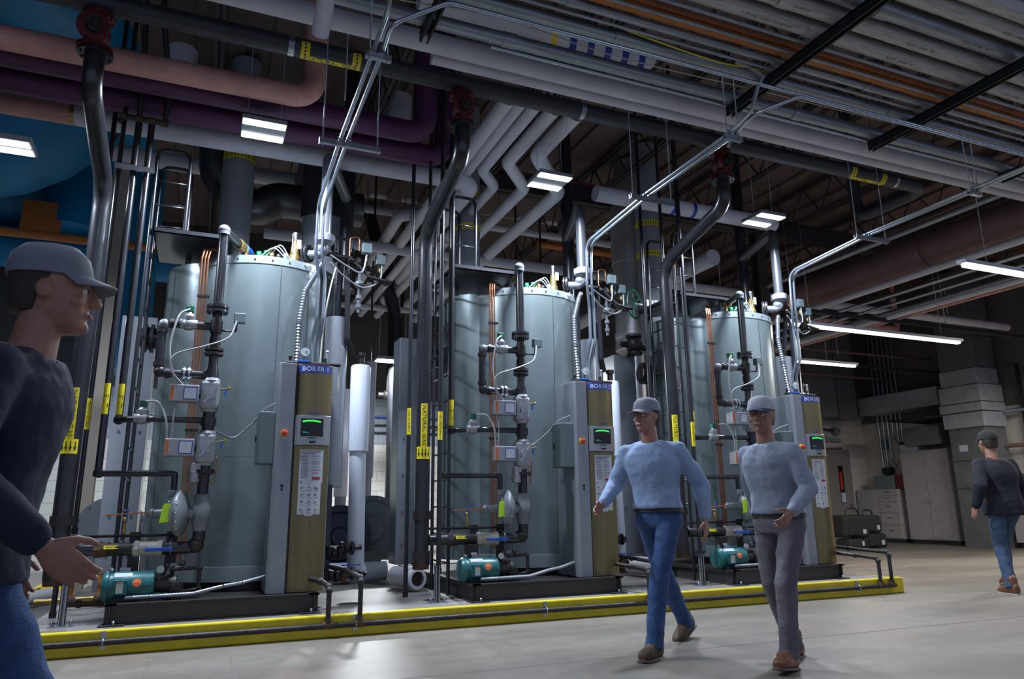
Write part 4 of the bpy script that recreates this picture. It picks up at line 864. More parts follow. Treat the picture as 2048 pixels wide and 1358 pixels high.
    MB().box(X(.055),X(.105),6.76,6.766,mz-.045,mz+.038).build('white_label',M['paper'],P); MB().box(X(.055),X(.105),6.7585,6.761,mz+.026,mz+.038).build('orange_label_top',M['orange_l'],P)
    def sticker(q):
        R=.1145; pts=[(X(.20),6.90-R*math.cos(.27),mz+R*math.sin(.27))]
        for k in range(20):
            g=2*math.pi*k/20; u=.033*math.cos(g); v=.033*math.sin(g)/R+.27; pts.append((X(.20)+u,6.90-R*math.cos(v),mz+R*math.sin(v)))
        q.add(pts,[(0,1+j,1+(j+1)%20) for j in range(20)])
    one(P,'round_sticker',M['orange_l'],sticker)
    def plate(q):
        R=.1135; q.add([(X(.03+.13*a),6.90-R*math.cos(g),mz+R*math.sin(g)) for g in (.75,.95,1.15) for a in (0,1)],[(0,1,3,2),(2,3,5,4)])
    one(P,'name_plate',M['paper'],plate)
    MB().cyl((X(.325),6.90,mz),(X(.47),6.90,mz-.005),.062,n=20).build('coupling_guard',M['cast'],P)
    mb=MB(); flange(mb,(X(.47),6.90,mz-.01),(1,0,0),.08,.03,6); mb.box(X(.44),X(.54),6.85,6.95,FZ1,mz); mb.build('pump_head',M['cast'],P)
    MB().box(X(.02),X(.30),6.83,6.97,FZ1,mz-.09).build('motor_foot',M['black'],P)
    MB().box(X(.06),X(.14),6.88,6.93,mz+.11,mz+.14).build('conduit_fitting',M['zinc'],P); MB().sphere((X(-.0),6.9,mz+.125),.022,8).build('lifting_eye',M['zinc'],P)
    MB().hose([(X(.12),6.80,FZ1+.03),(X(.3),6.77,FZ1+.035),(X(.62),6.76,FZ1+.04),(X(.85),6.80,FZ1+.085),(X(1.0),6.84,FZ1+.10),(X(1.19),6.9,FZ1+.14)],.016,.012,.1,.12).build('motor_conduit',M['zinc'] if i==0 else M['cable'],label='flexible conduit lying along the base frame of '+nm,cat='conduit',group='motor conduits')
    # ---- electrical box
    E_=thing('electrical_box','flat blue-grey electrical box on the left side of the control cabinet of '+nm,'electrical box',(X(1.10),6.95,1.43),'side electrical boxes')
    MB().box(X(1.055),X(1.19),6.83,7.08,1.43,1.895).build('box_body',M['greybox'],E_,bev=.008)
    MB().box(X(1.046),X(1.055),6.835,7.075,1.435,1.89).build('box_door',M['greybox'],E_,bev=.004); MB().box(X(1.035),X(1.046),7.0,7.02,1.63,1.69).build('box_latch',M['screen'],E_)
    # ---- blow-down drain pipes dropping to the kerb pipe
    Dr=thing('drain_pipes',['rusty drain pipes with two drops onto the kerb pipe right of boiler 1','rusty drain pipes right of boiler 2, seen behind the walking man','rusty drain pipes with two drops at the right end of the kerb'][i],'pipe',(X(1.95),6.6,.1),'drain pipes')
    for lx,z,yb in ((1.66 if i==0 else 1.74,.40,6.85),(1.92,.46,7.1)):
        if i==2: lx+=.10
        mb=MB().tube([(X(lx),6.375,.10),(X(lx),6.375,z),(X(lx)-.02,yb-.2,z+.02),(X(lx)-.22,yb+.15,z+.06),(X(1.70),yb+.25,z+.06)],.021,.035,12); mb.build('drop_pipe',M['cast'],Dr)
        for p in ((X(lx),6.375,z-.03),(X(lx),6.40,z),(X(lx)-.03,yb-.18,z+.02)): MB().sphere(p,.031,10).build('elbow',M['cast'],Dr)
        MB().cyl((X(lx)-.045,6.375,.10),(X(lx)+.045,6.375,.10),.030,n=12).cyl((X(lx),6.375,.10),(X(lx),6.375,.15),.030,n=12).build('tee',M['rust'],Dr)
    Vc=thing('blowdown_valves','black flanged drain valves with blue levers, lower right of '+nm,'valve',(X(1.85),7.3,.4),'blow-down valves')
    for lx,y,z in ((1.80,7.2,.42),(1.98,7.35,.42),(1.84,7.3,.62),(1.96,7.3,.66)):
        mb=MB(); mb.sphere((X(lx),y,z),.05,12); flange(mb,(X(lx)-.05,y,z),(1,0,0),.062,.02,6); flange(mb,(X(lx)+.05,y,z),(1,0,0),.062,.02,6); mb.build('valve_body',M['cast'],Vc)
    MB().cyl((X(1.70),7.3,.66),(X(2.12),7.4,.66),.024,n=12).build('header_pipe',M['black'],Vc); MB().cyl((X(1.72),7.25,.42),(X(2.1),7.4,.42),.026,n=12).build('header_pipe',M['black'],Vc)
    MB().box(X(1.90),X(2.08),7.22,7.235,.50,.512).build('blue_lever',M['blue'],Vc); MB().box(X(1.74),X(1.84),7.12,7.135,.50,.512).build('blue_lever',M['blue'],Vc)
    MB().cyl((X(1.9),7.18,.36),(X(1.94),7.18,.44),.035,n=12).build('valve_packing',M['rust'],Vc)
    # ---- vent and small risers at the left
    def riser(lx,y,zb,zt,r,name,lb,text=None,zl=(1.83,2.10),elbow=None,side=-100,size=.05,dirn=-1):
        t=thing(name,lb,'pipe',(X(lx),y,zb))
        MB().cyl((X(lx),y,zb),(X(lx),y,zt),r,n=14).build('riser',M['black'],t)
        MB().cyl((X(lx),y,zb),(X(lx),y,zb+.05),r*1.3,n=14).build('threaded_fitting',M['cast'],t)
        if text:
            c=math.radians(side); R=r+.0015
            q=MB(); k=6; w=min(r*1.2,.030)
            q.add([(X(lx)+R*math.cos(c+s/R),y+R*math.sin(c+s/R),z) for s in [(-w+2*w*j/k) for j in range(k+1)] for z in zl],[(2*j,2*j+2,2*j+3,2*j+1) for j in range(k)],True)
            l_=q.build('pipe_label',M['label_y'],t); q=MB(); R+=.0012
            text_map(q,text,size,lambda u,v:(X(lx)+R*math.cos(c+v/R),y+R*math.sin(c+v/R),(zl[0]+zl[1])/2-u)); q.build('label_lettering',M['label_k'],l_)
        return t
    riser(-.09,7.10,1.78,4.66 if i==0 else 6.6,.030,'vent_pipe','black vent pipe with a yellow VENT label, nearest the shell of '+nm,'VENT',(1.85,2.12),size=.062)
    MB().sphere((X(-.09),7.09,1.805),.042,12).build('vent_elbow',M['cast'],label='dark pipe elbow at the foot of the vent pipe nearest '+nm,cat='fitting',group='vent elbows')
    if i==0: riser(-.20,7.10,1.32,4.66,.030,'vent_pipe','outer black vent pipe with a yellow VENT label beside boiler 1','VENT',(1.85,2.12),size=.062)
    else: riser(-.28,6.86,.42,6.6,.024,'return_pipe','slim labelled black return pipe standing on the zinc post of '+nm,'OIL RETURN',(1.68,1.96),size=.036)
    MB().sphere((X(-.19),7.09,1.345),.038,12).build('vent_elbow',M['cast'],label='dark pipe elbow at the left end of the lower vent branch of '+nm,cat='fitting',group='lower vent elbows')
    riser(-.33,7.15,.85,6.6,.020,'propane_pipe','thin black propane pipe with a narrow yellow label beside '+nm,'PROPANE GAS',(1.72,1.99),size=.034)
    riser(-.45,7.42,FZ0,6.7,.022,'oil_pipe','thin black supply pipe with a narrow yellow label farthest left of '+nm,'FUEL OIL SUPPLY',(1.78,2.06),size=.030)
    # zinc post bolted to the pad
    ps=thing('strut_post','short zinc channel post bolted to the pad in front of '+nm,'post',(X(-.30),6.85,FZ0),'zinc strut posts')
    x=X(-.30); y=6.84
    MB().box(x-.025,x+.025,y+.015,y+.02,FZ0,.50).box(x-.025,x-.02,y-.03,y+.02,FZ0,.50).box(x+.02,x+.025,y-.03,y+.02,FZ0,.50).box(x-.025,x-.010,y-.03,y-.027,FZ0,.5).box(x+.010,x+.025,y-.03,y-.027,FZ0,.5).build('post_channel',M['zinc'],ps)
    MB().box(x-.085,x+.085,y-.06,y+.05,FZ0,FZ0+.008).build('base_plate',M['zinc'],ps)
    for dx in (-.065,.065): MB().cyl((x+dx,y-.02,FZ0),(x+dx,y-.02,FZ0+.045),.010,n=6).build('anchor_bolt',M['zinc'],ps)
    # conduit pair climbing from the cabinet and running over the walkway
    for k,lx in enumerate((1.475,1.535)):
        x=X(lx); pts=[(x+.04,7.05,2.345),(x+.02,7.05,2.62),(x+.05,6.98,2.85),(x+.05,6.98,3.25),(x,6.92,3.5),(x,6.90,4.0+.04*0),(x,5.67,4.08),(x,4.38,4.09)]
        if k==0: pts+=[(x,3.95,4.10),(x,3.75,4.40),(x,2.4,4.43)] if i==0 else ([(x,4.1,4.14),(x-.02,3.98,4.3)] if i==1 else [(x,3.4,4.10),(x,2.4,4.12)])
        else: pts+=[(x,4.15,4.15),(x+.35,3.98,4.30),(x+7.5,3.98,4.34)] if i<2 else [(x,2.4,4.12)]
        MB().tube(pts,.0165,.14,12).build('steel_conduit',M['emt'],label=('left' if k==0 else 'right')+' one of the two bright conduits rising from the cabinet of '+nm,cat='conduit')
    for y,lx0,lx1,z,lb in ((5.67,1.30,1.82,4.035,'slotted zinc trapeze on two rods under the conduit pair of '),(4.38,1.42,1.60,4.05,'short zinc trapeze nearer the walkway under the conduit pair of ')):
        t=thing('conduit_trapeze',lb+nm,'support',(X((lx0+lx1)/2),y,z),'trapezes' )
        MB().box(X(lx0),X(lx1),y-.02,y-.016,z-.02,z+.02).box(X(lx0),X(lx1),y+.016,y+.02,z-.02,z+.02).box(X(lx0),X(lx1),y-.02,y+.02,z-.022,z-.018).build('channel',M['zinc'],t)
        for lx in (lx0+.03,lx1-.03): MB().cyl((X(lx),y,z-.04),(X(lx),y,6.6),.0055,n=6).build('threaded_rod',M['zinc'],t)
        for lx in (1.475,1.535): MB().torus((X(lx),y-.01,z+.045),(0,1,0),.02,.004,16,6).build('conduit_clamp',M['zinc'],t)
for i in range(3): boiler(i)
xx=BX[1]+1.46; MB().smooth_curve([(xx,3.98,4.3),(xx+.03,3.96,4.38),(xx-.03,4.02,4.47),(xx+.04,4.1,4.55),(xx-.05,4.16,4.61)],.012).build('flexible_whip',M['cable'],label='short grey flexible whip hooking up to the channel support above the right boiler',cat='conduit')
# vent header joining the risers of boiler 1 at the top
b=BX[0]; t=thing('vent_header','dark threaded pipe header joining the vent pipes at the top left of boiler 1','pipe',(b-.1,7.1,4.66))
MB().tube([(b-.36,7.08,4.60),(b-.34,7.08,4.67),(b+.02,7.08,4.67),(b+.04,7.02,5.0),(b-.06,6.7,5.6),(b-.06,6.7,6.6)],.026,.04,12).build('header_pipe',M['cast'],t)
MB().tube([(b-.2,7.08,4.67),(b-.2,6.95,5.2),(b-.26,6.75,6.6)],.024,.04,12).build('upper_pipe',M['cast'],t)
for lx in (-.20,-.09,-.34,.02): MB().cyl((b+lx-.03,7.08,4.67),(b+lx+.03,7.08,4.67),.036,n=10).build('tee_fitting',M['rust'],t)
t=thing('pipe_bracket','slotted channel bracket tying the thin risers together left of the ladder of boiler 1','bracket',(b-.2,7.1,4.1)); MB().box(b-.35,b-.02,7.03,7.05,4.12,4.17).build('channel',M['zinc'],t)
# kerb pipe with clamps
t=thing('kerb_pipe','long dark drain pipe clamped along the yellow kerb','pipe',(3,6.375,.08))
MB().cyl((-1.25,6.375,.095),(7.42,6.375,.095),.0215,n=14).build('pipe_run',M['cast'],t)
for x in (-.58,1.27,3.02,4.35,5.62,6.93):
    MB().box(x-.018,x+.018,6.392,6.40,.045,.168).torus((x,6.375,.095),(1,0,0),.026,.006,18,6).build('pipe_clamp',M['zinc'],t)
# floor-level white pipe ends and round blower housings behind
for i,b in enumerate(BX):
    t=thing('white_floor_pipe','fat white insulated pipe lying low on the pad right of '+ORDN[i],'pipe',(b+2.3,8.9,FZ0),'low white pipes')
    MB().tube([(b+1.75,9.0,.30),(b+2.75,9.0,.30)],.11,0,24).build('pipe_run',M['white_pvc'],t)
    if i<2:
        c=at(836,1143,Y=7.75)-V((BX[1],0,0)) ; 
        MB().lathe((b+3.03+c.x,7.75,.30),(-.25,1,0),[(0,.075),(0.001,.105),(.5,.105)],26,cap=False).build('open_end',M['white_ins'],t); MB().lathe((b+3.03+c.x,7.76,.30),(-.25,1,0),[(0.05,.0),(.051,.076)],26,cap=False).build('pipe_bore',M['rust'],t)
    t=thing('blower_housing',['grey bolted round blower housing left of boiler 1','grey bolted round blower housing between boilers 1 and 2','grey bolted round blower housing between boilers 2 and 3'][i],'blower',(b-.40,9.6,FZ0),'blower housings')
    MB().lathe((b-.30,9.70,.78),(-.35,-1,0),[(0,.40),(.03,.42),(.05,.42),(.055,.36),(.09,.34),(.095,.17),(.20,.16)],44).build('housing',M['grey'],t)
    mb=MB(); u_,v_,a_=frame((-.35,-1,0))
    for k in range(14):
        g=2*math.pi*k/14; p=V((b-.30,9.70,.78))+a_*.05+(u_*math.cos(g)+v_*math.sin(g))*.385; mb.cyl(p,p+a_*.02,.012,n=6)
    mb.build('housing_bolts',M['zinc'],t,kind='stuff'); MB().box(b-.42,b-.2,9.6,9.8,FZ0,.5).build('housing_foot',M['grey'],t)
    t=thing('burner_fan',['dark navy round burner fan behind the right side of boiler 1','dark navy round burner fan behind the right side of boiler 2','dark navy round burner fan behind the right side of boiler 3'][i],'burner',(b+2.15,9.4,FZ0),'navy burner fans')
    MB().lathe((b+2.25,9.45,.70),(-.1,-1,0),[(0,.36),(.05,.38),(.10,.38),(.102,.30),(.14,.28),(.145,.12),(.2,.1)],40).build('fan_casing',M['navyblk'],t); MB().box(b+2.1,b+2.4,9.4,9.6,FZ0,.4).build('fan_foot',M['navyblk'],t)
    # second pair of grey standpipes farther back
    for lx,y,z0_,z1_,r in ((2.62,11.6,.62,2.0,.11),(2.93,11.2,.9,2.4,.10)):
        t=thing('insulated_standpipe','slender grey insulated standpipe far behind, right of '+ORDN[i]+(', left one' if lx<2.7 else ', right one'),'pipe',(b+lx,y,FZ0),None)
        MB().cyl((b+lx,y,FZ0 if b+lx<7.5 else 0),(b+lx,y,z0_+.6),r*.8,n=20).build('lower_pipe',M['grey_ins'],t); MB().cyl((b+lx,y,z0_+.6),(b+lx,y,z1_+.9),r,n=20).build('upper_jacket',M['white_ins'] if lx<2.7 else M['grey_ins'],t)
        MB().cyl((b+lx,y,z1_+.9),(b+lx,y,6.6),.018,n=8).build('small_riser',M['black'],t)
# ================================================================= PEOPLE
SK=dict(tan=mat('skin_tan',(.33,.16,.11),.5,0,.12,20), hair=mat('brown_hair',(.035,.022,.015),.7,0,.3,60,.4,90), hair2=mat('grey_hair',(.12,.11,.10),.7,0,.3,60,.4,90),
 shirt1=mat('light_blue_shirt_cloth',(.24,.33,.50),.85,0,.10,9,.25,40), shirt2=mat('blue_grey_shirt_cloth',(.25,.29,.37),.85,0,.12,9,.25,40),
 navy=mat('navy_jacket_cloth',(.008,.010,.020),.85,0,.2,9,.25,40), navy2=mat('dark_navy_workwear_cloth',(.006,.012,.035),.85,0,.2,9,.25,40),
 jean=mat('blue_denim',(.030,.075,.20),.85,0,.35,22,.3,140), jean2=mat('faded_denim',(.05,.09,.16),.85,0,.4,22,.3,140), greyp=mat('grey_work_trousers_cloth',(.13,.12,.14),.85,0,.15,14,.25,90),
 boot=mat('brown_suede_boot',(.085,.050,.028),.75,0,.3,20,.2,90), shoe=mat('tan_leather_shoe',(.17,.065,.03),.4,0,.3,16), sole=mat('shoe_sole_rubber',(.10,.09,.08),.7), sole_w=mat('pale_shoe_sole',(.35,.33,.30),.7),
 capg=mat('grey_cap_cloth',(.19,.20,.24),.8,0,.1,20), capw=mat('pale_cap_cloth',(.36,.37,.42),.8,0,.1,20), capn=mat('navy_cap_peak_cloth',(.03,.035,.11),.8), capd=mat('dark_cap_cloth',(.02,.022,.02),.8),
 belt=mat('dark_leather_belt',(.02,.015,.012),.5), eye=mat('eye_white',(.6,.58,.55),.3), iris=mat('dark_iris',(.02,.015,.01),.3), lip=mat('lip_skin',(.25,.10,.08),.5), nail=mat('fingernail',(.42,.25,.20),.4))
_ft=bpy.data.textures.new('cloth_folds','CLOUDS'); _ft.noise_scale=.12; _ft.noise_depth=2
class BODY(MB):
    def cap(s,p0,r0,p1,r1,n=16):
        s.cyl(p0,p1,r0,r1,n); s.sphere(p0,r0,n); s.sphere(p1,r1,n); return s
    def loft(s,secs,n=20):
        """secs: (centre, side vector*half width, forward vector*half depth); closed ends"""
        base=len(s.v)
        for c,a,b in secs:
            for k in range(n):
                g=2*math.pi*k/n; cg,sg=math.cos(g),math.sin(g)
                s.v.append(c+a*(math.copysign(abs(cg)**.85,cg))+b*(math.copysign(abs(sg)**.85,sg)))
        for i in range(len(secs)-1):
            for k in range(n): s.f.append([base+i*n+k,base+i*n+(k+1)%n,base+(i+1)*n+(k+1)%n,base+(i+1)*n+k]); s.sm.append(True)
        s.f.append([base+k for k in range(n)][::-1]); s.f.append([base+(len(secs)-1)*n+k for k in range(n)]); s.sm+=[True,True]; return s
def fuse(o,vox,smooth=4,fold=0):
    m=o.modifiers.new('fuse','REMESH'); m.mode='VOXEL'; m.voxel_size=vox; m.use_smooth_shade=True
    m=o.modifiers.new('soften','SMOOTH'); m.iterations=smooth; m.factor=.5
    if fold:
        d=o.modifiers.new('folds','DISPLACE'); d.texture=_ft; d.strength=fold; d.mid_level=.5; d.texture_coords='LOCAL'
    return o
def hand(bd, nails, wr, d, nrm, side, open_=.35):
    """wr wrist, d direction along the hand, nrm palm normal (fingers curl to it), side = towards the thumb"""
    d=d.normalized(); nrm=(nrm-d*nrm.dot(d)).normalized(); t=(side-d*side.dot(d)-nrm*side.dot(nrm)).normalized()
    bd.loft([(wr-d*.02,t*.024,nrm*.018),(wr+d*.01,t*.027,nrm*.018),(wr+d*.04,t*.039,nrm*.016),(wr+d*.075,t*.042,nrm*.014),(wr+d*.095,t*.040,nrm*.011)],14)
    for k,(off,L,r) in enumerate(((.031,.070,.0088),(.0105,.079,.0090),(-.0105,.073,.0086),(-.031,.058,.0078))):
        p=wr+d*(.09-.004*abs(k-1))+t*off; a=.35+open_*(.5+.18*k); dirv=d
        for j,seg in enumerate((.46,.30,.24)):
            ang=a*(.45+.5*j); dv=(d*math.cos(ang*(.6+.45*j))+nrm*math.sin(ang*(.6+.45*j))).normalized()
            q=p+dv*(L*seg); bd.cap(p,r*(1-.08*j),q,r*(.94-.08*j),10); p=q
        nails.sphere(p-nrm*(r*.55),r*.62,8,(1,1,.8))
    p=wr+d*.022+t*.028; 
    for j,(seg,r) in enumerate(((.040,.0125),(.030,.0105),(.024,.009))):
        dv=(d*(.72+.1*j)+t*(.75-.35*j)+nrm*(.35+.15*j)).normalized(); q=p+dv*seg; bd.cap(p,r,q,r*.93,10); p=q
def person(name,label,pos,heading,H,pose,cl):
    """heading in degrees from +X; pose: joint points (forward, left, up) scaled by H/1.8"""
    k=H/1.8; h=math.radians(heading); fw=V((math.cos(h),math.sin(h),0)); lf=V((-math.sin(h),math.cos(h),0)); up=V((0,0,1)); O=V(pos)
    P=lambda a:O+(fw*a[0]+lf*a[1]+up*a[2])*k
    root=thing(name,label,'person',O)
    pel=pose['pelvis']; lean=pose.get('lean',.04); chest=(pel[0]+lean,pel[1],pel[2]+.42); nk=(pel[0]+lean*1.4,pel[1],pel[2]+.53)
    tw=math.radians(pose.get('twist',0)); cl_s=lf*math.cos(tw)+fw*math.sin(tw); cl_f=fw*math.cos(tw)-lf*math.sin(tw)
    sh=lambda s:P(chest)+(cl_s*(s*.195)+up*.022)*k
    def torso(g,top=True):
        S=[(-.10,.150,.115),(-.02,.165,.122),(.08,.150,.112),(.18,.145,.108),(.28,.172,.122),(.36,.190,.122),(.42,.175,.108),(.47,.120,.088),(.50,.08,.07)]
        out=[]
        for z,a,b_ in S:
            q=max(0,z)/.42; w=tw*min(1,q); ss=lf*math.cos(w)+fw*math.sin(w); ff=fw*math.cos(w)-lf*math.sin(w)
            out.append((P((pel[0]+lean*q,pel[1],pel[2]+z)), ss*((a+g)*k), ff*((b_+g)*k)))
        return out
    bd=BODY(); nails=MB()
    bd.loft(torso(-.012)); hp=pose.get('head',(.03,0)); hc=P((nk[0]+hp[0],nk[1]+hp[1],nk[2]+.165))
    bd.cap(P((nk[0]-.01,nk[1],nk[2]-.10)),.068*k,hc+(-fw*.015-up*.05)*k,.055*k)
    yaw=math.radians(pose.get('look',0)); hf=fw*math.cos(yaw)+lf*math.sin(yaw); hs=lf*math.cos(yaw)-fw*math.sin(yaw)
    Q=lambda f,s,z:hc+(hf*f+hs*s+up*z)*k
    bd.loft([(Q(-.01,0,.118),hs*.03*k,hf*.04*k),(Q(-.008,0,.10),hs*.058*k,hf*.075*k),(Q(-.005,0,.06),hs*.075*k,hf*.095*k),(Q(0,0,.02),hs*.077*k,hf*.098*k),(Q(.005,0,-.02),hs*.072*k,hf*.092*k),(Q(.018,0,-.06),hs*.062*k,hf*.080*k),(Q(.035,0,-.095),hs*.045*k,hf*.058*k),(Q(.048,0,-.115),hs*.025*k,hf*.034*k)],20)
    bd.cap(Q(.098,0,.018),.010*k,Q(.118,0,-.022),.014*k,10); bd.sphere(Q(.106,.010,-.026),.010*k,8); bd.sphere(Q(.106,-.010,-.026),.010*k,8)
    bd.cap(Q(.088,.035,.030),.012*k,Q(.088,-.035,.030),.012*k,8); bd.sphere(Q(.085,0,-.095),.020*k,10); bd.cap(Q(.094,.022,-.058),.009*k,Q(.094,-.022,-.058),.009*k,8)
    for s in (-1,1): bd.sphere(Q(-.005,s*.078,-.002),.030*k,10,(.75,.35,1)); bd.sphere(Q(.070,s*.045,-.025),.022*k,10)
    joints={}
    for s,kk in ((1,'armL'),(-1,'armR')):
        el,wr=pose[kk][:2]; a=sh(s); e=P(el); w=P(wr); joints[kk]=(a,e,w)
        bd.cap(a,.048*k,e,.040*k); bd.cap(e,.042*k,w,.026*k)
        dirv=(w-e).normalized(); nrm=(-lf*s*.9+fw*.2); nrm=nrm if len(pose[kk])<3 else (fw*pose[kk][2][0]+lf*pose[kk][2][1]+up*pose[kk][2][2])
        hand(bd,nails,w,(dirv+fw*.12-up*.05),nrm,fw+up*.15)
    for s,kk in ((1,'legL'),(-1,'legR')):
        kn,an=pose[kk][:2]; hpt=P((pel[0],pel[1]+s*.09,pel[2]-.02)); joints[kk]=(hpt,P(kn),P(an)); bd.cap(hpt,.078*k,P(kn),.055*k); bd.cap(P(kn),.055*k,P(an),.038*k)
    o=bd.build('body',SK['tan'],root); fuse(o,.0052*k,2)
    nails.build('fingernails',SK['nail'],root)
    pass
    for s in (-1,1): ey=MB().sphere(Q(.083,s*.032,.008),.0135*k,12).build('eye',SK['eye'],root); MB().sphere(Q(.0925,s*.032,.008),.0065*k,10).build('iris',SK['iris'],ey)
    for s in (-1,1): BODY().cap(Q(.098,s*.018,.033),.0045*k,Q(.088,s*.050,.034),.0035*k,8).build('eyebrow',SK[cl['hair']],root)
    BODY().cap(Q(.104,.020,-.060),.0045*k,Q(.104,-.020,-.060),.0045*k,8).build('mouth',SK['lip'],root)
    # hair: back and sides
    hr=BODY(); hr.loft([(Q(-.022,0,.115),hs*.04*k,hf*.05*k),(Q(-.025,0,.08),hs*.076*k,hf*.088*k),(Q(-.032,0,.03),hs*.082*k,hf*.080*k),(Q(-.045,0,-.02),hs*.076*k,hf*.062*k),(Q(-.055,0,-.06),hs*.060*k,hf*.045*k)],18); hr.build('hair',SK[cl['hair']],root)
    # cap
    cm=SK[cl['cap']]; cp=BODY(); cp.loft([(Q(-.012,0,.148),hs*.03*k,hf*.035*k),(Q(-.012,0,.138),hs*.060*k,hf*.072*k),(Q(-.012,0,.11),hs*.082*k,hf*.100*k),(Q(-.010,0,.07),hs*.089*k,hf*.110*k),(Q(-.008,0,.045),hs*.090*k,hf*.111*k)],24)
    c_=cp.build('cap',cm,root)
    pk=MB(); vs=[];N=12
    for j in range(N+1):
        g=-1.15+2.3*j/N
        for t_,dz in ((0,0),(1,-.022)):
            f=.098*math.cos(g)*(1)+t_*.078*math.cos(g)**.6; s_=.088*math.sin(g)*(1+.06*t_)
            for zz in (0,.006): vs.append(Q(f-.01,s_,.052+dz-.016*abs(math.sin(g))*t_+zz))
    fs=[]
    for j in range(N):
        a=j*4; fs+=[(a,a+2,a+6,a+4),(a+1,a+5,a+7,a+3),(a+2,a+3,a+7,a+6),(a,a+4,a+5,a+1)]
    fs+=[(0,1,3,2),(N*4,N*4+2,N*4+3,N*4+1)]
    pk.add(vs,fs,True).build('cap_peak',SK[cl.get('peak',cl['cap'])],c_)
    # shirt / jacket
    st=BODY(); g=cl.get('bulk',.018); T=torso(g)
    lo=cl.get('hem',-.06); T=[t for t in T if t[0].z>P((0,0,pel[2]+lo)).z+.03*k]; T.insert(0,(P((pel[0],pel[1],pel[2]+lo)),lf*(.164+g)*k,fw*(.124+g)*k))
    st.loft(T,22)
    for kk in ('armL','armR'):
        a,e_,w=joints[kk]; st.cap(P((nk[0],nk[1],nk[2]-.055)),.062*k,a+(P(nk)-a)*.12,.052*k); st.cap(a,(.052+g*.6)*k,e_,(.047+g*.6)*k); st.cap(e_,(.048+g*.6)*k,w-(w-e_).normalized()*.03*k,(.034+g*.4)*k)
    st.loft([(P((nk[0],nk[1],nk[2]-.09)),lf*.10*k,fw*.085*k),(P((nk[0]+.004,nk[1],nk[2]-.035)),lf*.074*k,fw*.070*k)],18)
    o=st.build(cl.get('topname','shirt'),SK[cl['top']],root); fuse(o,.010*k,9,.020)
    for s in (-1,1): BODY().extrude_poly([(0,0),(.055,-.015),(.062,-.055),(.012,-.045)],P((nk[0]+.062,nk[1]+s*.008,nk[2]-.028)),lf*(s*k),(up*.9+fw*-.35)*k,fw*.006*k).build('collar',SK[cl['top']],root)
    # trousers
    tr=BODY(); tr.loft([(P((pel[0],pel[1],pel[2]+.05)),lf*.160*k,fw*.120*k),(P((pel[0],pel[1],pel[2]-.03)),lf*.176*k,fw*.130*k),(P((pel[0],pel[1],pel[2]-.10)),lf*.172*k,fw*.125*k)],20)
    for kk in ('legL','legR'):
        a,kn,an=joints[kk]; tr.cap(a-up*.03,.092*k,kn,.070*k); e2=kn+(an-kn)*.93; tr.cap(kn,.070*k,e2,.060*k); tr.cyl(e2,an+(an-kn).normalized()*.03*k,.060*k,.066*k)
    o=tr.build('trousers',SK[cl['leg']],root); fuse(o,.011*k,3,.022)
    if cl.get('belt'): BODY().loft([(P((pel[0],pel[1],pel[2]+.005)),lf*.184*k,fw*.137*k),(P((pel[0],pel[1],pel[2]+.045)),lf*.180*k,fw*.134*k)],24).build('belt',SK['belt'],root)
    # shoes
    for s,kk in ((1,'legL'),(-1,'legR')):
        a,kn,an=joints[kk]; yawf,pit=pose[kk][2]; c=math.cos(math.radians(yawf)); s_=math.sin(math.radians(yawf)); ff=fw*c+lf*s_; fs_=lf*c-fw*s_
        pt=math.radians(pit); fd=(ff*math.cos(pt)+up*math.sin(pt)); fu=(up*math.cos(pt)-ff*math.sin(pt))
        Sx=lambda f,z: an+(fd*f+fu*(z-.085))*k
        sec=[(-.085,.033,.022,.036),(-.080,.048,.034,.050),(-.03,.060,.040,.064),(.03,.053,.043,.056),(.09,.038,.050,.042),(.14,.031,.048,.035),(.175,.025,.037,.029),(.190,.020,.020,.022)]
        sh_=BODY(); base=[]
        for f,z,w,hh in sec: base.append((Sx(f,z),fs_*(w*k),fu*(hh*k)))
        sh_.loft(base,18); sh_.cap(Sx(-.025,.08),.046*k,Sx(-.02,.15),.048*k)
        o=sh_.build('shoe',SK[cl['shoe']],root); fuse(o,.006*k,3)
        so=BODY(); so.loft([(Sx(f,-.002),fs_*((w+.004)*k),fu*.011*k) for f,z,w,hh in [(-.092,.03,.024,0),(-.08,0,.036,0),(-.02,0,.038,0),(.04,0,.040,0),(.10,0,.050,0),(.15,0,.047,0),(.185,0,.034,0),(.197,0,.016,0)]],16); so.build('sole',SK[cl['sole']],o)
    return root
GW=lambda px,py:at(px,py,Z=0)
# stride pose helpers: ankle height .085 on the floor
man=dict(pelvis=(0,0,.93),lean=.05,twist=8,look=6,
 armL=[(-.20,.27,1.10),(-.16,.30,.87)], armR=[(.16,-.27,1.13),(.40,-.22,.98)],
 legR=[(-.10,-.09,.50),(-.42,-.08,.17),(-4,-38)], legL=[(.22,.09,.52),(.37,.09,.088),(4,4)])
p=GW(1335,1298); person('person','man in a light blue shirt, blue jeans and grey cap walking left',(p.x,p.y,0),207,1.86,dict(pelvis=(.02,0,.94),lean=.05,twist=-12,look=-8,
 armL=[(-.16,.27,1.13),(-.12,.30,.88)], armR=[(.14,-.28,1.15),(.36,-.27,1.00)],
 legL=[(.22,.09,.52),(.34,.09,.088),(4,3)], legR=[(-.16,-.09,.50),(-.44,-.08,.13),(-4,-24)]),
 dict(hair='hair',cap='capg',top='shirt1',leg='jean',shoe='boot',sole='sole',belt=True,hem=.03,bulk=.026))
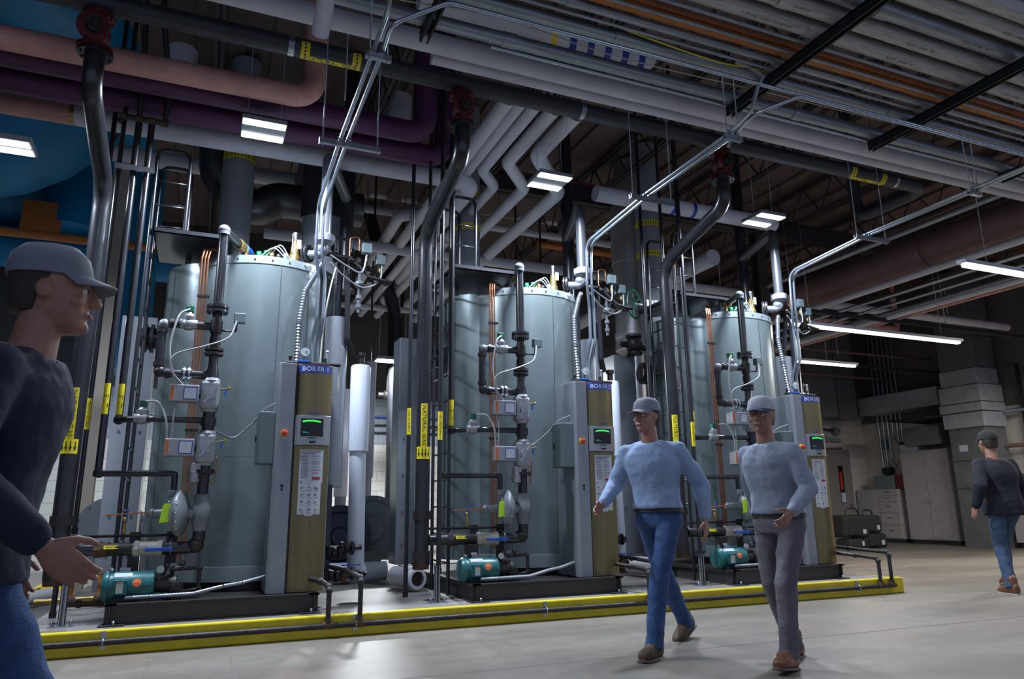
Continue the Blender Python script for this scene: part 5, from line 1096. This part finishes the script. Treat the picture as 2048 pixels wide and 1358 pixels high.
p=GW(1585,1328); person('person','man in blue-grey shirt, grey trousers and pale cap with navy peak, walking left',(p.x,p.y,0),200,1.78,dict(pelvis=(0,0,.94),lean=.06,twist=14,look=10,
 armL=[(.08,.27,1.13),(.30,.24,.98)], armR=[(-.18,-.28,1.13),(-.26,-.27,.90)],
 legR=[(.02,-.09,.52),(-.22,-.09,.088),(-4,0)], legL=[(.16,.09,.53),(.20,.09,.10),(4,8)]),
 dict(hair='hair2',cap='capw',peak='capn',top='shirt2',leg='greyp',shoe='shoe',sole='sole',belt=True,hem=.03,bulk=.026))
p=GW(1998,1184); person('person','man in dark navy jacket, faded jeans and dark cap, seen from behind',(p.x+.10,p.y-.15,0),66,1.88,dict(pelvis=(0,0,.95),lean=.05,twist=-8,look=4,
 armL=[(-.12,.30,1.15),(-.05,.34,.92)], armR=[(.12,-.30,1.15),(.22,-.30,.92)],
 legL=[(.02,.10,.52),(-.12,.13,.088),(6,0)], legR=[(.26,-.09,.56),(.26,-.09,.18),(-4,-20)]),
 dict(hair='hair',cap='capd',top='navy',leg='jean2',shoe='shoe',sole='sole_w',topname='jacket',bulk=.045,hem=-.12))
p=at(-55,1000,Y=2.35); person('person','man in dark navy workwear and grey cap, close to the camera at the left edge',(p.x,p.y,0),3,1.79,dict(pelvis=(0,0,.95),lean=.06,twist=6,look=-4,
 armL=[(-.10,.29,1.12),(.02,.32,.90)], armR=[(.0,-.30,1.14),(.20,-.26,.95)],
 legL=[(.18,.09,.52),(.30,.09,.088),(4,4)], legR=[(-.12,-.09,.50),(-.36,-.08,.12),(-4,-22)]),
 dict(hair='hair',cap='capg',top='navy2',leg='jean',shoe='boot',sole='sole',topname='work_jacket',bulk=.028,hem=-.10))
# ================================================================= RIGHT BACKGROUND
WX=17.6
def wbox(q,x0,x1,y0,y1,z0,z1): return q.box(x0,x1,y0,y1,z0,z1)
def AX(px,py,X=WX): return at(px,py,X=X)
# door in the back wall, at its right end
dx0=at(1640,1040,Y=15.38).x; dx1=at(1705,1040,Y=15.38).x
dz=at(1690,905,Y=15.38).z
MB().box(dx0-.1,dx1+.12,15.34,15.42,0,dz+.02).box(dx0-.1,dx1+.12,15.33,15.42,dz-.02,dz+.08).build('door_1',mat('door_frame_paint',(.20,.185,.17),.5),kind='structure')
t=thing('steel_door','closed taupe steel door with narrow window, at the far right corner behind the bags','door',((dx0+dx1)/2,15.3,0)); t['kind']='structure'
del t['category']; del t['label']; t.name='door_2'; ORG[t.name]=V(((dx0+dx1)/2,15.3,0))
MB().box(dx0,dx1,15.27,15.33,.01,dz-.06).build('door_leaf',M['steeldoor'],t,bev=.004)
wx=at(1682,950,Y=15.26).x
MB().box(wx-.12,wx+.12,15.262,15.27,1.0,2.1).build('window_frame',M['steeldoor'],t); MB().box(wx-.085,wx+.085,15.255,15.262,1.04,2.06).build('window_pane',M['screen'],t); MB().box(wx-.07,wx+.08,15.25,15.256,1.06,1.32).build('white_notice',M['paper'],t); MB().box(wx-.06,wx+.03,15.25,15.256,1.4,1.9).build('red_notice',M['redbright'],t)
MB().cyl((dx1-.12,15.27,.98),(dx1-.12,15.19,.98),.035,n=14).build('door_knob',M['zinc'],t)
# low drawer unit
def cab_front(name,label,cat,y0,y1,z0,z1,x,depth,parts):
    t=thing(name,label,cat,(x+depth/2,(y0+y1)/2,0)); MB().box(x+.02,x+depth,y0,y1,z0,z1).build('carcass',M['wood'],t); MB().box(x+.06,x+depth,y0+.03,y1-.03,0,z0).build('plinth',M['rubber'],t)
    parts(t); return t
a=AX(1724,1085,17.0); c=AX(1808,1090,17.0); ya,yb=c.y,a.y   # near, far
zt=at(1730,980,X=17.0).z
def dr(t):
    ym=ya+(yb-ya)*.46
    MB().box(17.0,17.02,ym+.01,yb-.01,.12,zt-.02).build('cabinet_door',M['wood'],t,bev=.003)
    hs=[.28,.26,.24,.13,.13]; z=.12; tot=zt-.14; sc_=tot/sum(hs)
    for h in hs:
        d=MB().box(17.0,17.02,ya+.01,ym-.01,z+.006,z+h*sc_-.006).build('drawer',M['wood'],t,bev=.003); MB().box(16.985,17.0,(ya+ym)/2-.07,(ya+ym)/2+.07,z+h*sc_*.55,z+h*sc_*.55+.03).build('drawer_pull',M['zinc'],d); z+=h*sc_
cab_front('drawer_unit','pale laminate base unit with a door and five drawers against the far right wall','cabinet',ya,yb,.1,zt,17.0,.58,dr)
# dark metal box on top
zb=zt; y=AX(1770,970,17.1).y
t=thing('metal_toolbox','dark grey metal box standing on the drawer unit','box',(17.3,y,zb)); MB().box(17.08,17.5,y-.30,y+.32,zb,zb+.36).build('box_body',M['greybox'],t,bev=.006); MB().box(17.07,17.08,y-.08,y+.08,zb+.22,zb+.25).build('box_handle',M['zinc'],t)
t=thing('red_box','small dark red box beside the metal box on the drawer unit','box',(17.3,y-.45,zb)); MB().box(17.1,17.45,y-.58,y-.34,zb,zb+.36).build('box_body',M['redpaint'],t,bev=.006)
t=thing('bench_grinder','small black machine standing on the dark metal box','machine',(17.3,y,zb+.36)); MB().cyl((17.3,y-.14,zb+.50),(17.3,y+.14,zb+.50),.09,n=18).build('grinder_body',M['black_p'],t); MB().box(17.22,17.38,y-.07,y+.07,zb+.36,zb+.46).build('grinder_foot',M['black_p'],t)
# tall two-door cabinet
a=AX(1823,1090,17.05); c=AX(1922,1093,17.05); ya2,yb2=c.y,a.y; z2=at(1812,903,X=17.05).z
def tall(t):
    ym=(ya2+yb2)/2
    for y0,y1,s in ((ym+.006,yb2-.01,-1),(ya2+.01,ym-.006,1)):
        d=MB().box(17.05,17.07,y0,y1,.12,z2).build('cabinet_door',M['wood'],t,bev=.003)
        yy_=ym-s*.06; MB().tube([(17.05,yy_,1.02),(17.02,yy_,1.04),(17.02,yy_,1.14),(17.05,yy_,1.16)],.008,.01,8).build('door_handle',M['zinc'],d)
cab_front('tall_cabinet','tall pale laminate cabinet with two doors, right of the drawer unit','cabinet',ya2,yb2,.1,z2,17.05,.54,tall)
t=thing('storage_box','black and white storage box lying on top of the tall cabinet','box',(17.3,yb2-.25,z2)); MB().box(17.1,17.5,yb2-.52,yb2-.02,z2,z2+.18).build('box_body',M['paper'],t); MB().box(17.09,17.51,yb2-.53,yb2-.01,z2+.18,z2+.26).build('box_lid',M['black_p'],t)
yl=AX(1895,850,16.7).y; yr=AX(1968,850,16.7).y
# second cabinet/bench behind the man in the navy jacket
t=thing('low_cabinet','pale low cabinet behind the legs of the man in the navy jacket','cabinet',(17.3,11.2,0)); MB().box(17.0,17.55,9.3,yr-.12,.12,1.25).build('carcass',M['wood'],t,bev=.004); MB().box(17.06,17.5,9.35,yr-.17,0,.12).build('plinth',M['rubber'],t)
MB().box(16.99,17.0,9.4,10.2,.16,1.2).build('cabinet_door',M['wood'],t)
ypipe('large pale insulated pipe running back behind the third light',1450,503,4.8,.13,8.6,14.9)
for k_,(px_,Y_,lb_) in enumerate(((1340,8.0,'blue'),)):
    h0=at(px_,412,Y=8.0); zc=at(1240,395,Y=8.0).z
    t=thing('flow_label','blue flow label wrapped under the white pipe left of the third gas drop','label',(h0.x,8.0,zc-.12))
    for dx in (0,.34): MB().lathe((h0.x+dx,8.0,zc),(1,0,0),[(0,.1125),(.06,.1125)],28,cap=False).build('arrow_band',M['label_b'],t)
    MB().lathe((h0.x+.06,8.0,zc),(1,0,0),[(0,.1125),(.28,.1125)],28,cap=False,a0=math.pi*.35,a1=math.pi*.65).build('text_band',M['label_b'],t)
# big rectangular duct standing near the cabinets, with foil-wrapped offsets
t=thing('rectangular_duct','tall dull metal rectangular duct with silver wrapped offset sections, right of the tall cabinet','duct',(17.0,11.7,0))
def dsec(z0,z1,o0=0,o1=0,m='ducttan',w=0,name='duct_section'):
    x0,x1=16.7-w,17.45; P=[]
    for z,o in ((z0,o0),(z1,o1)): P+=[(x0,yr+o-w,z),(x1,yr+o-w,z),(x1,yl+o+w,z),(x0,yl+o+w,z)]
    return MB().hexa(P).build(name,M[m],t,bev=.01)
dsec(.0,1.35); dsec(1.36,2.75); 
zs=[2.75,3.05,3.30,3.62,3.95,4.3]
dsec(2.75,3.10,0,0,'tape',.06,'wrapped_section'); dsec(3.12,3.32,0,0,'tape',.09,'wrapped_section'); dsec(3.34,3.75,0,0,'tape',.07,'wrapped_section'); dsec(3.77,4.15,0,0,'tape',.02); dsec(4.16,6.6,0,0,'ducttan',0)
for z in (1.355,2.0,3.15,3.35,3.75,4.9,5.5): MB().box(16.66,17.5,yr-.04,yl+.04,z-.008,z+.008).build('duct_joint',M['strut'] if z in(3.15,3.35,3.75) else M['ducttan'],t)
MB().box(16.69,16.7,yl-.42,yl-.22,2.2,2.35).build('white_sticker',M['paper'],t)
# shelf/light under a duct and horizontal silver duct between
zl=at(1830,815,X=17.2).z
t=thing('wall_duct','silver rectangular duct running along the right wall above the cabinets','duct',(17.3,13.2,zl)); MB().box(16.9,17.58,yl+.3,yb2+1.0,zl-.05,zl+.42).build('duct_body',M['tape'],t,bev=.008)
MB().box(16.2,17.6,yl+.2,ya2+.9,zl-.42,zl-.38).build('wire_shelf',M['strut'],label='dark wire shelf jutting from the right wall above the tall cabinet',cat='shelf')
MB().box(16.85,17.58,ya2+.0,ya2+1.0,2.45,zl-.55).build('window_cabinet',M['ducttan'],label='dull grey hood box above the tall cabinet',cat='box')
# conduits and cables on the wall
for k in range(6):
    p=AX(1745+9*k,850,17.5); zt_=at(1745+9*k,640,X=17.5).z; zb_=at(1745+9*k,[960,940,935,890,900,975][k],X=17.5).z
    q=AX(1745+9*k,760,17.5); MB().tube([(17.5,q.y,6.6),(17.5,q.y,zb_+.2),(17.5,q.y-.12,zb_)],.024,.1,10).build('wall_conduit',M['emt'],label='steel conduit on the far right wall, %s from the door'%['first','second','third','fourth','fifth','last'][k],cat='conduit')
for k,(z,r,m,lb) in enumerate(((3.05,.03,'black','upper black cable bundle'),(2.80,.05,'cable','thick grey cable bundle'),(2.55,.03,'mauve','lowest reddish pipe'))):
    pts=[(dx0-3.5+j*.9,15.3,z+(.04*math.sin(j*2.1+k))) for j in range(6)]; MB().smooth_curve(pts,r).build('wall_cable',M[m],label=lb+' sagging along the back wall above the steel door',cat='cable')
mb=MB(); c0=AX(1722,825,17.45)
for k in range(3): mb.torus((17.45-.03*k,c0.y,c0.z),(1,.1,0),.16-.02*k,.012,24,6)
mb.build('cable_coil',M['cable'],label='coil of grey cable hung on the right wall near the corner',cat='cable')
p=at(1672,862,Y=15.3); MB().cyl((p.x,15.38,p.z),(p.x,15.25,p.z),.12,n=18).build('alarm_bell',M['grey'],label='round grey alarm bell on the back wall above the steel door',cat='bell')
MB().box(17.5,17.58,AX(1765,872,17.5).y-.1,AX(1765,872,17.5).y+.1,2.5,2.75).build('junction_box',M['ducttan'],label='small grey junction box on the right wall above the drawer unit',cat='box')
# bags on the floor
def bag(px,py,Y,s,lb,stack=0):
    p=at(px,py,Y=Y); z0=stack
    t=thing('tool_bag',lb,'bag',(p.x,Y,z0))
    hh=.34 if stack==0 else .48
    MB().box(p.x-.38*s,p.x+.38*s,Y-.22,Y+.22,z0,z0+hh*s).build('bag_body',M['cloth_bag'],t,bev=.07)
    MB().tube([(p.x-.2*s,Y-.1,z0+(hh-.02)*s),(p.x-.15*s,Y-.1,z0+(hh+.14)*s),(p.x+.15*s,Y-.1,z0+(hh+.14)*s),(p.x+.2*s,Y-.1,z0+(hh-.02)*s)],.018,.08,8).build('bag_handle',M['black_p'],t)
    MB().box(p.x-.25*s,p.x+.05*s,Y-.26,Y-.2,z0+.05,z0+.24*s).build('bag_pocket',M['cloth_bag'],t,bev=.03)
    MB().box(p.x+.16*s,p.x+.26*s,Y-.225,Y-.222,z0+.08,z0+.18).build('bag_tag',M['paper'],t); return t
bag(1738,1085,13.0,1.0,'low black tool bag with a white tag on the floor, nearest the drawer unit'); bag(1734,1085,13.0,.85,'black tool bag standing on the low bag with the white tag',.34)
bag(1702,1088,12.9,.7,'low black case on the floor beside boiler 3'); bag(1703,1088,12.95,1.05,'large black tool bag standing on the low case beside boiler 3',.26)
# --- overhead at the right, running back into the room
def ypr(name,lb,cat,m,px,py,z,r,y0=1.0,y1=15.3,n=20,fl=()):
    p=at(px,py,Z=z); t=thing(name,lb,cat,(p.x,y0,z)); MB().cyl((p.x,y0,z),(p.x,y1,z),r,n=n).build('pipe_run',M[m],t)
    for y in fl: MB().cyl((p.x,y,z),(p.x,y+.1,z),r*1.12,n=n).build('pipe_joint',M[m],t)
    return p.x
ypr('rose_pipe','large dusty rose pipe running back under the roof right of boiler 3','pipe','mauve',1760,535,5.0,.27,4.5,15.3,32,(7.5,))
ypr('rose_pipe','second dusty rose pipe crossing the right edge of the picture','pipe','mauve',1980,450,5.25,.22,4.5,15.3,28)
for k,(px,py,z,r,m,lb) in enumerate(((1800,560,4.6,.06,'white_ins','pale'),(1850,570,4.6,.035,'emt','bright'),(1880,580,4.55,.03,'emt','thin bright'),(1905,590,4.6,.05,'galv','grey'),(1930,600,4.5,.035,'pink','pinkish'),(1830,620,4.4,.05,'white_ins','lower pale'),(1720,500,4.9,.04,'galv','far grey'))):
    ypr('steel_conduit',lb+' line running back into the room above the strip lights','conduit',m,px,py,z,r,5.2,15.3,12)
0 and ypr('olive_pipe','dark olive pipe running back under the roof above boiler 3','pipe','galv',1500,500,5.2,.12,7.5,15.3,20)
for y,z in ((9.3,4.75),(12.3,4.6)):
    MB().box(9.0,17.4,y-.04,y+.04,z-.42,z-.36).build('channel',M['strut'],(cs:=thing('channel_support','dark channel support across the lines running back at the right, %s'%{9.3:'the nearer one',12.3:'the farther one'}[y],'support beam',(13,y,z-.42))))
    for xx in (9.3,13.2,17.1): MB().cyl((xx,y,z-.36),(xx,y,6.74),.007,n=6).build('threaded_rod',M['zinc'],cs)
a=at(1640,640,Y=12.5); c=at(1795,665,Y=12.5)
run('copper_brown_pipe','salmon pipe with a short upturned end above the long strip light','pipe',M['pink'],[(a.x-1,12.5,a.z),(c.x,12.5,a.z),(c.x,12.5,6.7)],.07,.05)
a=at(1600,750,Y=14.2); run('sprinkler_pipe','thin rusty pipe crossing high on the back wall behind boiler 3','pipe',M['mauve'],[(a.x-8,14.2,a.z+.05),(17.6,14.2,a.z+.05)],.035)
a=at(1600,700,Y=13.0); run('sprinkler_pipe','thin pale pipe crossing just under the long strip light','pipe',M['mauve'],[(a.x-1,13.0,a.z+.05),(17.6,13,a.z+.05)],.03)
p=AX(1960,650,17.0); MB().box(14.8,17.4,7.6,7.8,3.75,3.95).build('red_beam',M['redbright'],label='red painted beam at the right edge behind the rectangular duct',cat='beam')
# tall cabinets / boiler casings beyond boiler 3
for x,y,w,h,lb in ((15.2,14.7,.5,5.5,'left'),(16.3,14.9,.35,6.2,'right')):
    MB().box(x-w,x+w,y-.25,y+.25,3.3,6.74).build('upper_duct',M['ducttan'],label='upright grey duct against the back wall above the door, the %s one'%lb,cat='duct')
# shelving, ducts and steelwork behind the duct at the far right
for k in range(4):
    MB().box(17.42,17.5,8.0+k*.9,8.06+k*.9,0,4.2).build('rack_upright',M['strut'],label='dark rack upright on the right wall, %s'%['farthest right','second from the right','third from the right','nearest the duct'][k],cat='rack post')
for k,z in enumerate((1.6,2.3,3.1)): MB().cyl((17.35,6.0,z),(17.35,11.2,z),.05,n=12).build('wall_pipe',M['mauve'] if k<2 else M['emt'],label='%s pipe along the right wall behind the man in the navy jacket'%['lowest','middle','topmost'][k],cat='pipe')
# --- left side: grate, second pad, hoses
MB().box(-3.1,-1.20,6.9,10.5,.0,.03).build('floor_plate',M['frame'],label='dark steel floor plate left of the boiler pad',cat='floor plate')
t=thing('second_pad','concrete pad with yellow painted edges far left of the boiler pad','pad',(-3,10,0)); MB().box(-6.5,-1.75,9.1,13.5,.0,.15).build('pad_body',M['pad'],t); MB().box(-6.5,-1.70,9.04,9.1,0,.16).box(-1.76,-1.69,9.04,13.5,0,.16).build('yellow_edge',M['yellow'],t)
MB().tube([(-3.6,7.0,.12),(-2.0,8.8,.12),(-1.5,10.0,.12)],.075,.4,16).build('grey_floor_pipe',M['grey_ins'],label='fat grey insulated pipe lying on the floor left of the pad',cat='pipe')
for k,(x,y) in enumerate(((-1.02,7.9),(-.80,8.0))):
    t=thing('gate_valve','rusty orange gate valve with handwheel on the pad left of boiler 1, %s one'%['left','right'][k],'valve',(x,y,.165),'rusty gate valves')
    MB().cyl((x,y,.22),(x,y,.46),.022,n=10).build('stem',M['orange'],t); MB().torus((x,y,.47),(0,0,1),.07,.010,20,6).bar((x-.07,y,.47),(x+.07,y,.47),.012,.01).build('handwheel',M['rust'],t); MB().sphere((x,y,.25),.05,12).build('valve_body',M['rust'],t)
MB().cyl((-1.3,7.9,.25),(-.6,8.05,.25),.024,n=10).build('brass_pipe',M['brass'],label='short brass pipe joining the two rusty gate valves',cat='pipe')
MB().tube([(-.98,7.1,.30),(-.62,7.1,.29)],.022).sphere((-.85,7.1,.3),.035,10).sphere((-.72,7.1,.3),.03,10).build('feed_line',M['rust'],label='short rusty feed line at floor level left of the motor of boiler 1',cat='pipe')
t=thing('notice_column','white perforated cable column standing behind the regulator of boiler 1','column',(-.25,8.35,.165)); MB().cyl((-.30,8.3,.165),(-.30,8.3,1.95),.10,n=20).build('column_shell',M['white_pvc'],t)
for z in (.9,1.3,1.7): MB().lathe((-.30,8.3,z),(0,0,1),[(0,.101),(.012,.101)],20,cap=False).build('column_band',M['cast'],t)
# green handwheel valve near the large flue
p=at(1268,608,Y=8.2); t=thing('handwheel_valve','large dark green handwheel in front of the stainless flue','valve',(p.x,8.2,p.z-.2))
MB().torus((p.x,8.2,p.z),(.55,-1,0),.20,.013,32,8).build('handwheel_rim',M['green'],t)
u_,v_,a_=frame((.55,-1,0))
for k in range(5): 
    g=2*math.pi*k/5; MB().cyl((p.x,8.2,p.z),V((p.x,8.2,p.z))+(u_*math.cos(g)+v_*math.sin(g))*.2,.009,n=6).build('spoke',M['green'],t)
MB().cyl((p.x,8.2,p.z),(p.x+.25,8.2-.0,p.z),.02,n=8).box(p.x+.16,p.x+.34,8.12,8.28,p.z-.06,p.z+.06).build('valve_body',M['alu'],t)
# black valve stack under it
p=at(1268,690,Y=8.3); t=thing('valve_stack','dark valve assembly on a grey casing between boilers 2 and 3','valve',(p.x,8.3,p.z-.3))
mb=MB(); mb.sphere((p.x,8.3,p.z),.12,14); flange(mb,(p.x,8.3,p.z+.12),(0,0,1),.11,.03); flange(mb,(p.x,8.3,p.z-.12),(0,0,1),.11,.03); mb.cyl((p.x-.2,8.3,p.z),(p.x+.3,8.3,p.z-.05),.04,n=12); mb.build('valve_body',M['cast'],t)
MB().tube([(p.x+.28,8.3,p.z-.05),(p.x+.28,8.3,p.z+.45),(p.x+.45,8.3,p.z+.48)],.03,.05,12).build('side_pipe',M['cast'],t)
# black valves hanging at the wall between boilers 1 and 2
for px,py,lb in ((775,790,'left'),(800,800,'right')):
    p=at(px,py,Y=13.4); MB().sphere(p,.10,12).cyl(p,(p.x,p.y,6.7),.03,n=8).cyl(p-V((.18,0,0)),p+V((.18,0,0)),.05,n=10).build('hanging_valve',M['cast'],label='dark hanging valve before the block wall between boilers 1 and 2, %s one'%lb,cat='valve')
p=at(790,700,Y=13.0); MB().tube([(p.x,13,.165),(p.x,13,p.z+.6),(p.x-.6,13,6.7)],.12,.25,18).build('black_pipe',M['black'],label='thick black pipe dropping before the block wall between boilers 1 and 2',cat='pipe')
for z,m,lb in ((2.95,'blue','blue'),(2.78,'cast','dark upper'),(2.62,'cast','dark lower')): MB().cyl((1.0,15.33,z),(6.6,15.33,z),.018,n=8).build('wall_conduit',M[m],label=lb+' line along the back wall between boilers 1 and 2',cat='conduit')
p=at(740,940,Y=15.3)
# blue and white striped flow labels on the white lines over the walkway
t=thing('striped_pipe','white pipe with blue and white diagonal flow labels above the steel conduits','pipe',(2.9,5.3,5.35)); c=at(1200,88,Y=5.6)
MB().cyl((c.x-1.9,5.6,c.z),(c.x+.62,5.6,c.z),.12,n=24).build('pipe_run',M['white_ins'],t)
def stripe(q,x0,w,sk=.10,R=.1215):
    k=8; q.add([(x0+sk*j/k+dx,5.6-R*math.sin(g),c.z-R*math.cos(g)) for j in range(k+1) for g in (1.6-2.4*j/k,) for dx in (0,w)],[(2*j,2*j+1,2*j+3,2*j+2) for j in range(k)],True)
for j in range(5): one(t,'blue_stripe',M['label_b'],lambda q:stripe(q,c.x-.42+j*.2,.075))
one(t,'yellow_label',M['label_y'],lambda q:stripe(q,c.x-.62,.06)); 
t=thing('looped_wire','yellow-green wire looping over the dark green channel above boiler 3','wire',(4.2,4.3,4.6)); a=at(1240,55,Y=4.3); MB().smooth_curve([a,at(1320,85,Y=4.3),at(1440,125,Y=4.3),at(1520,140,Y=4.35),at(1560,168,Y=4.4),at(1585,170,Y=4.4),at(1580,150,Y=4.4)],.006).build('wire_run',M['label_y'],t)
MB().smooth_curve([at(800,0,Y=4.55),at(1000,35,Y=4.6),at(1240,115,Y=4.6),at(1555,190,Y=4.55),at(1850,262,Y=4.6),at(2048,305,Y=4.6)],.005).build('thin_cable',M['cream'],label='thin pale cable slung along under the steel conduits',cat='cable')
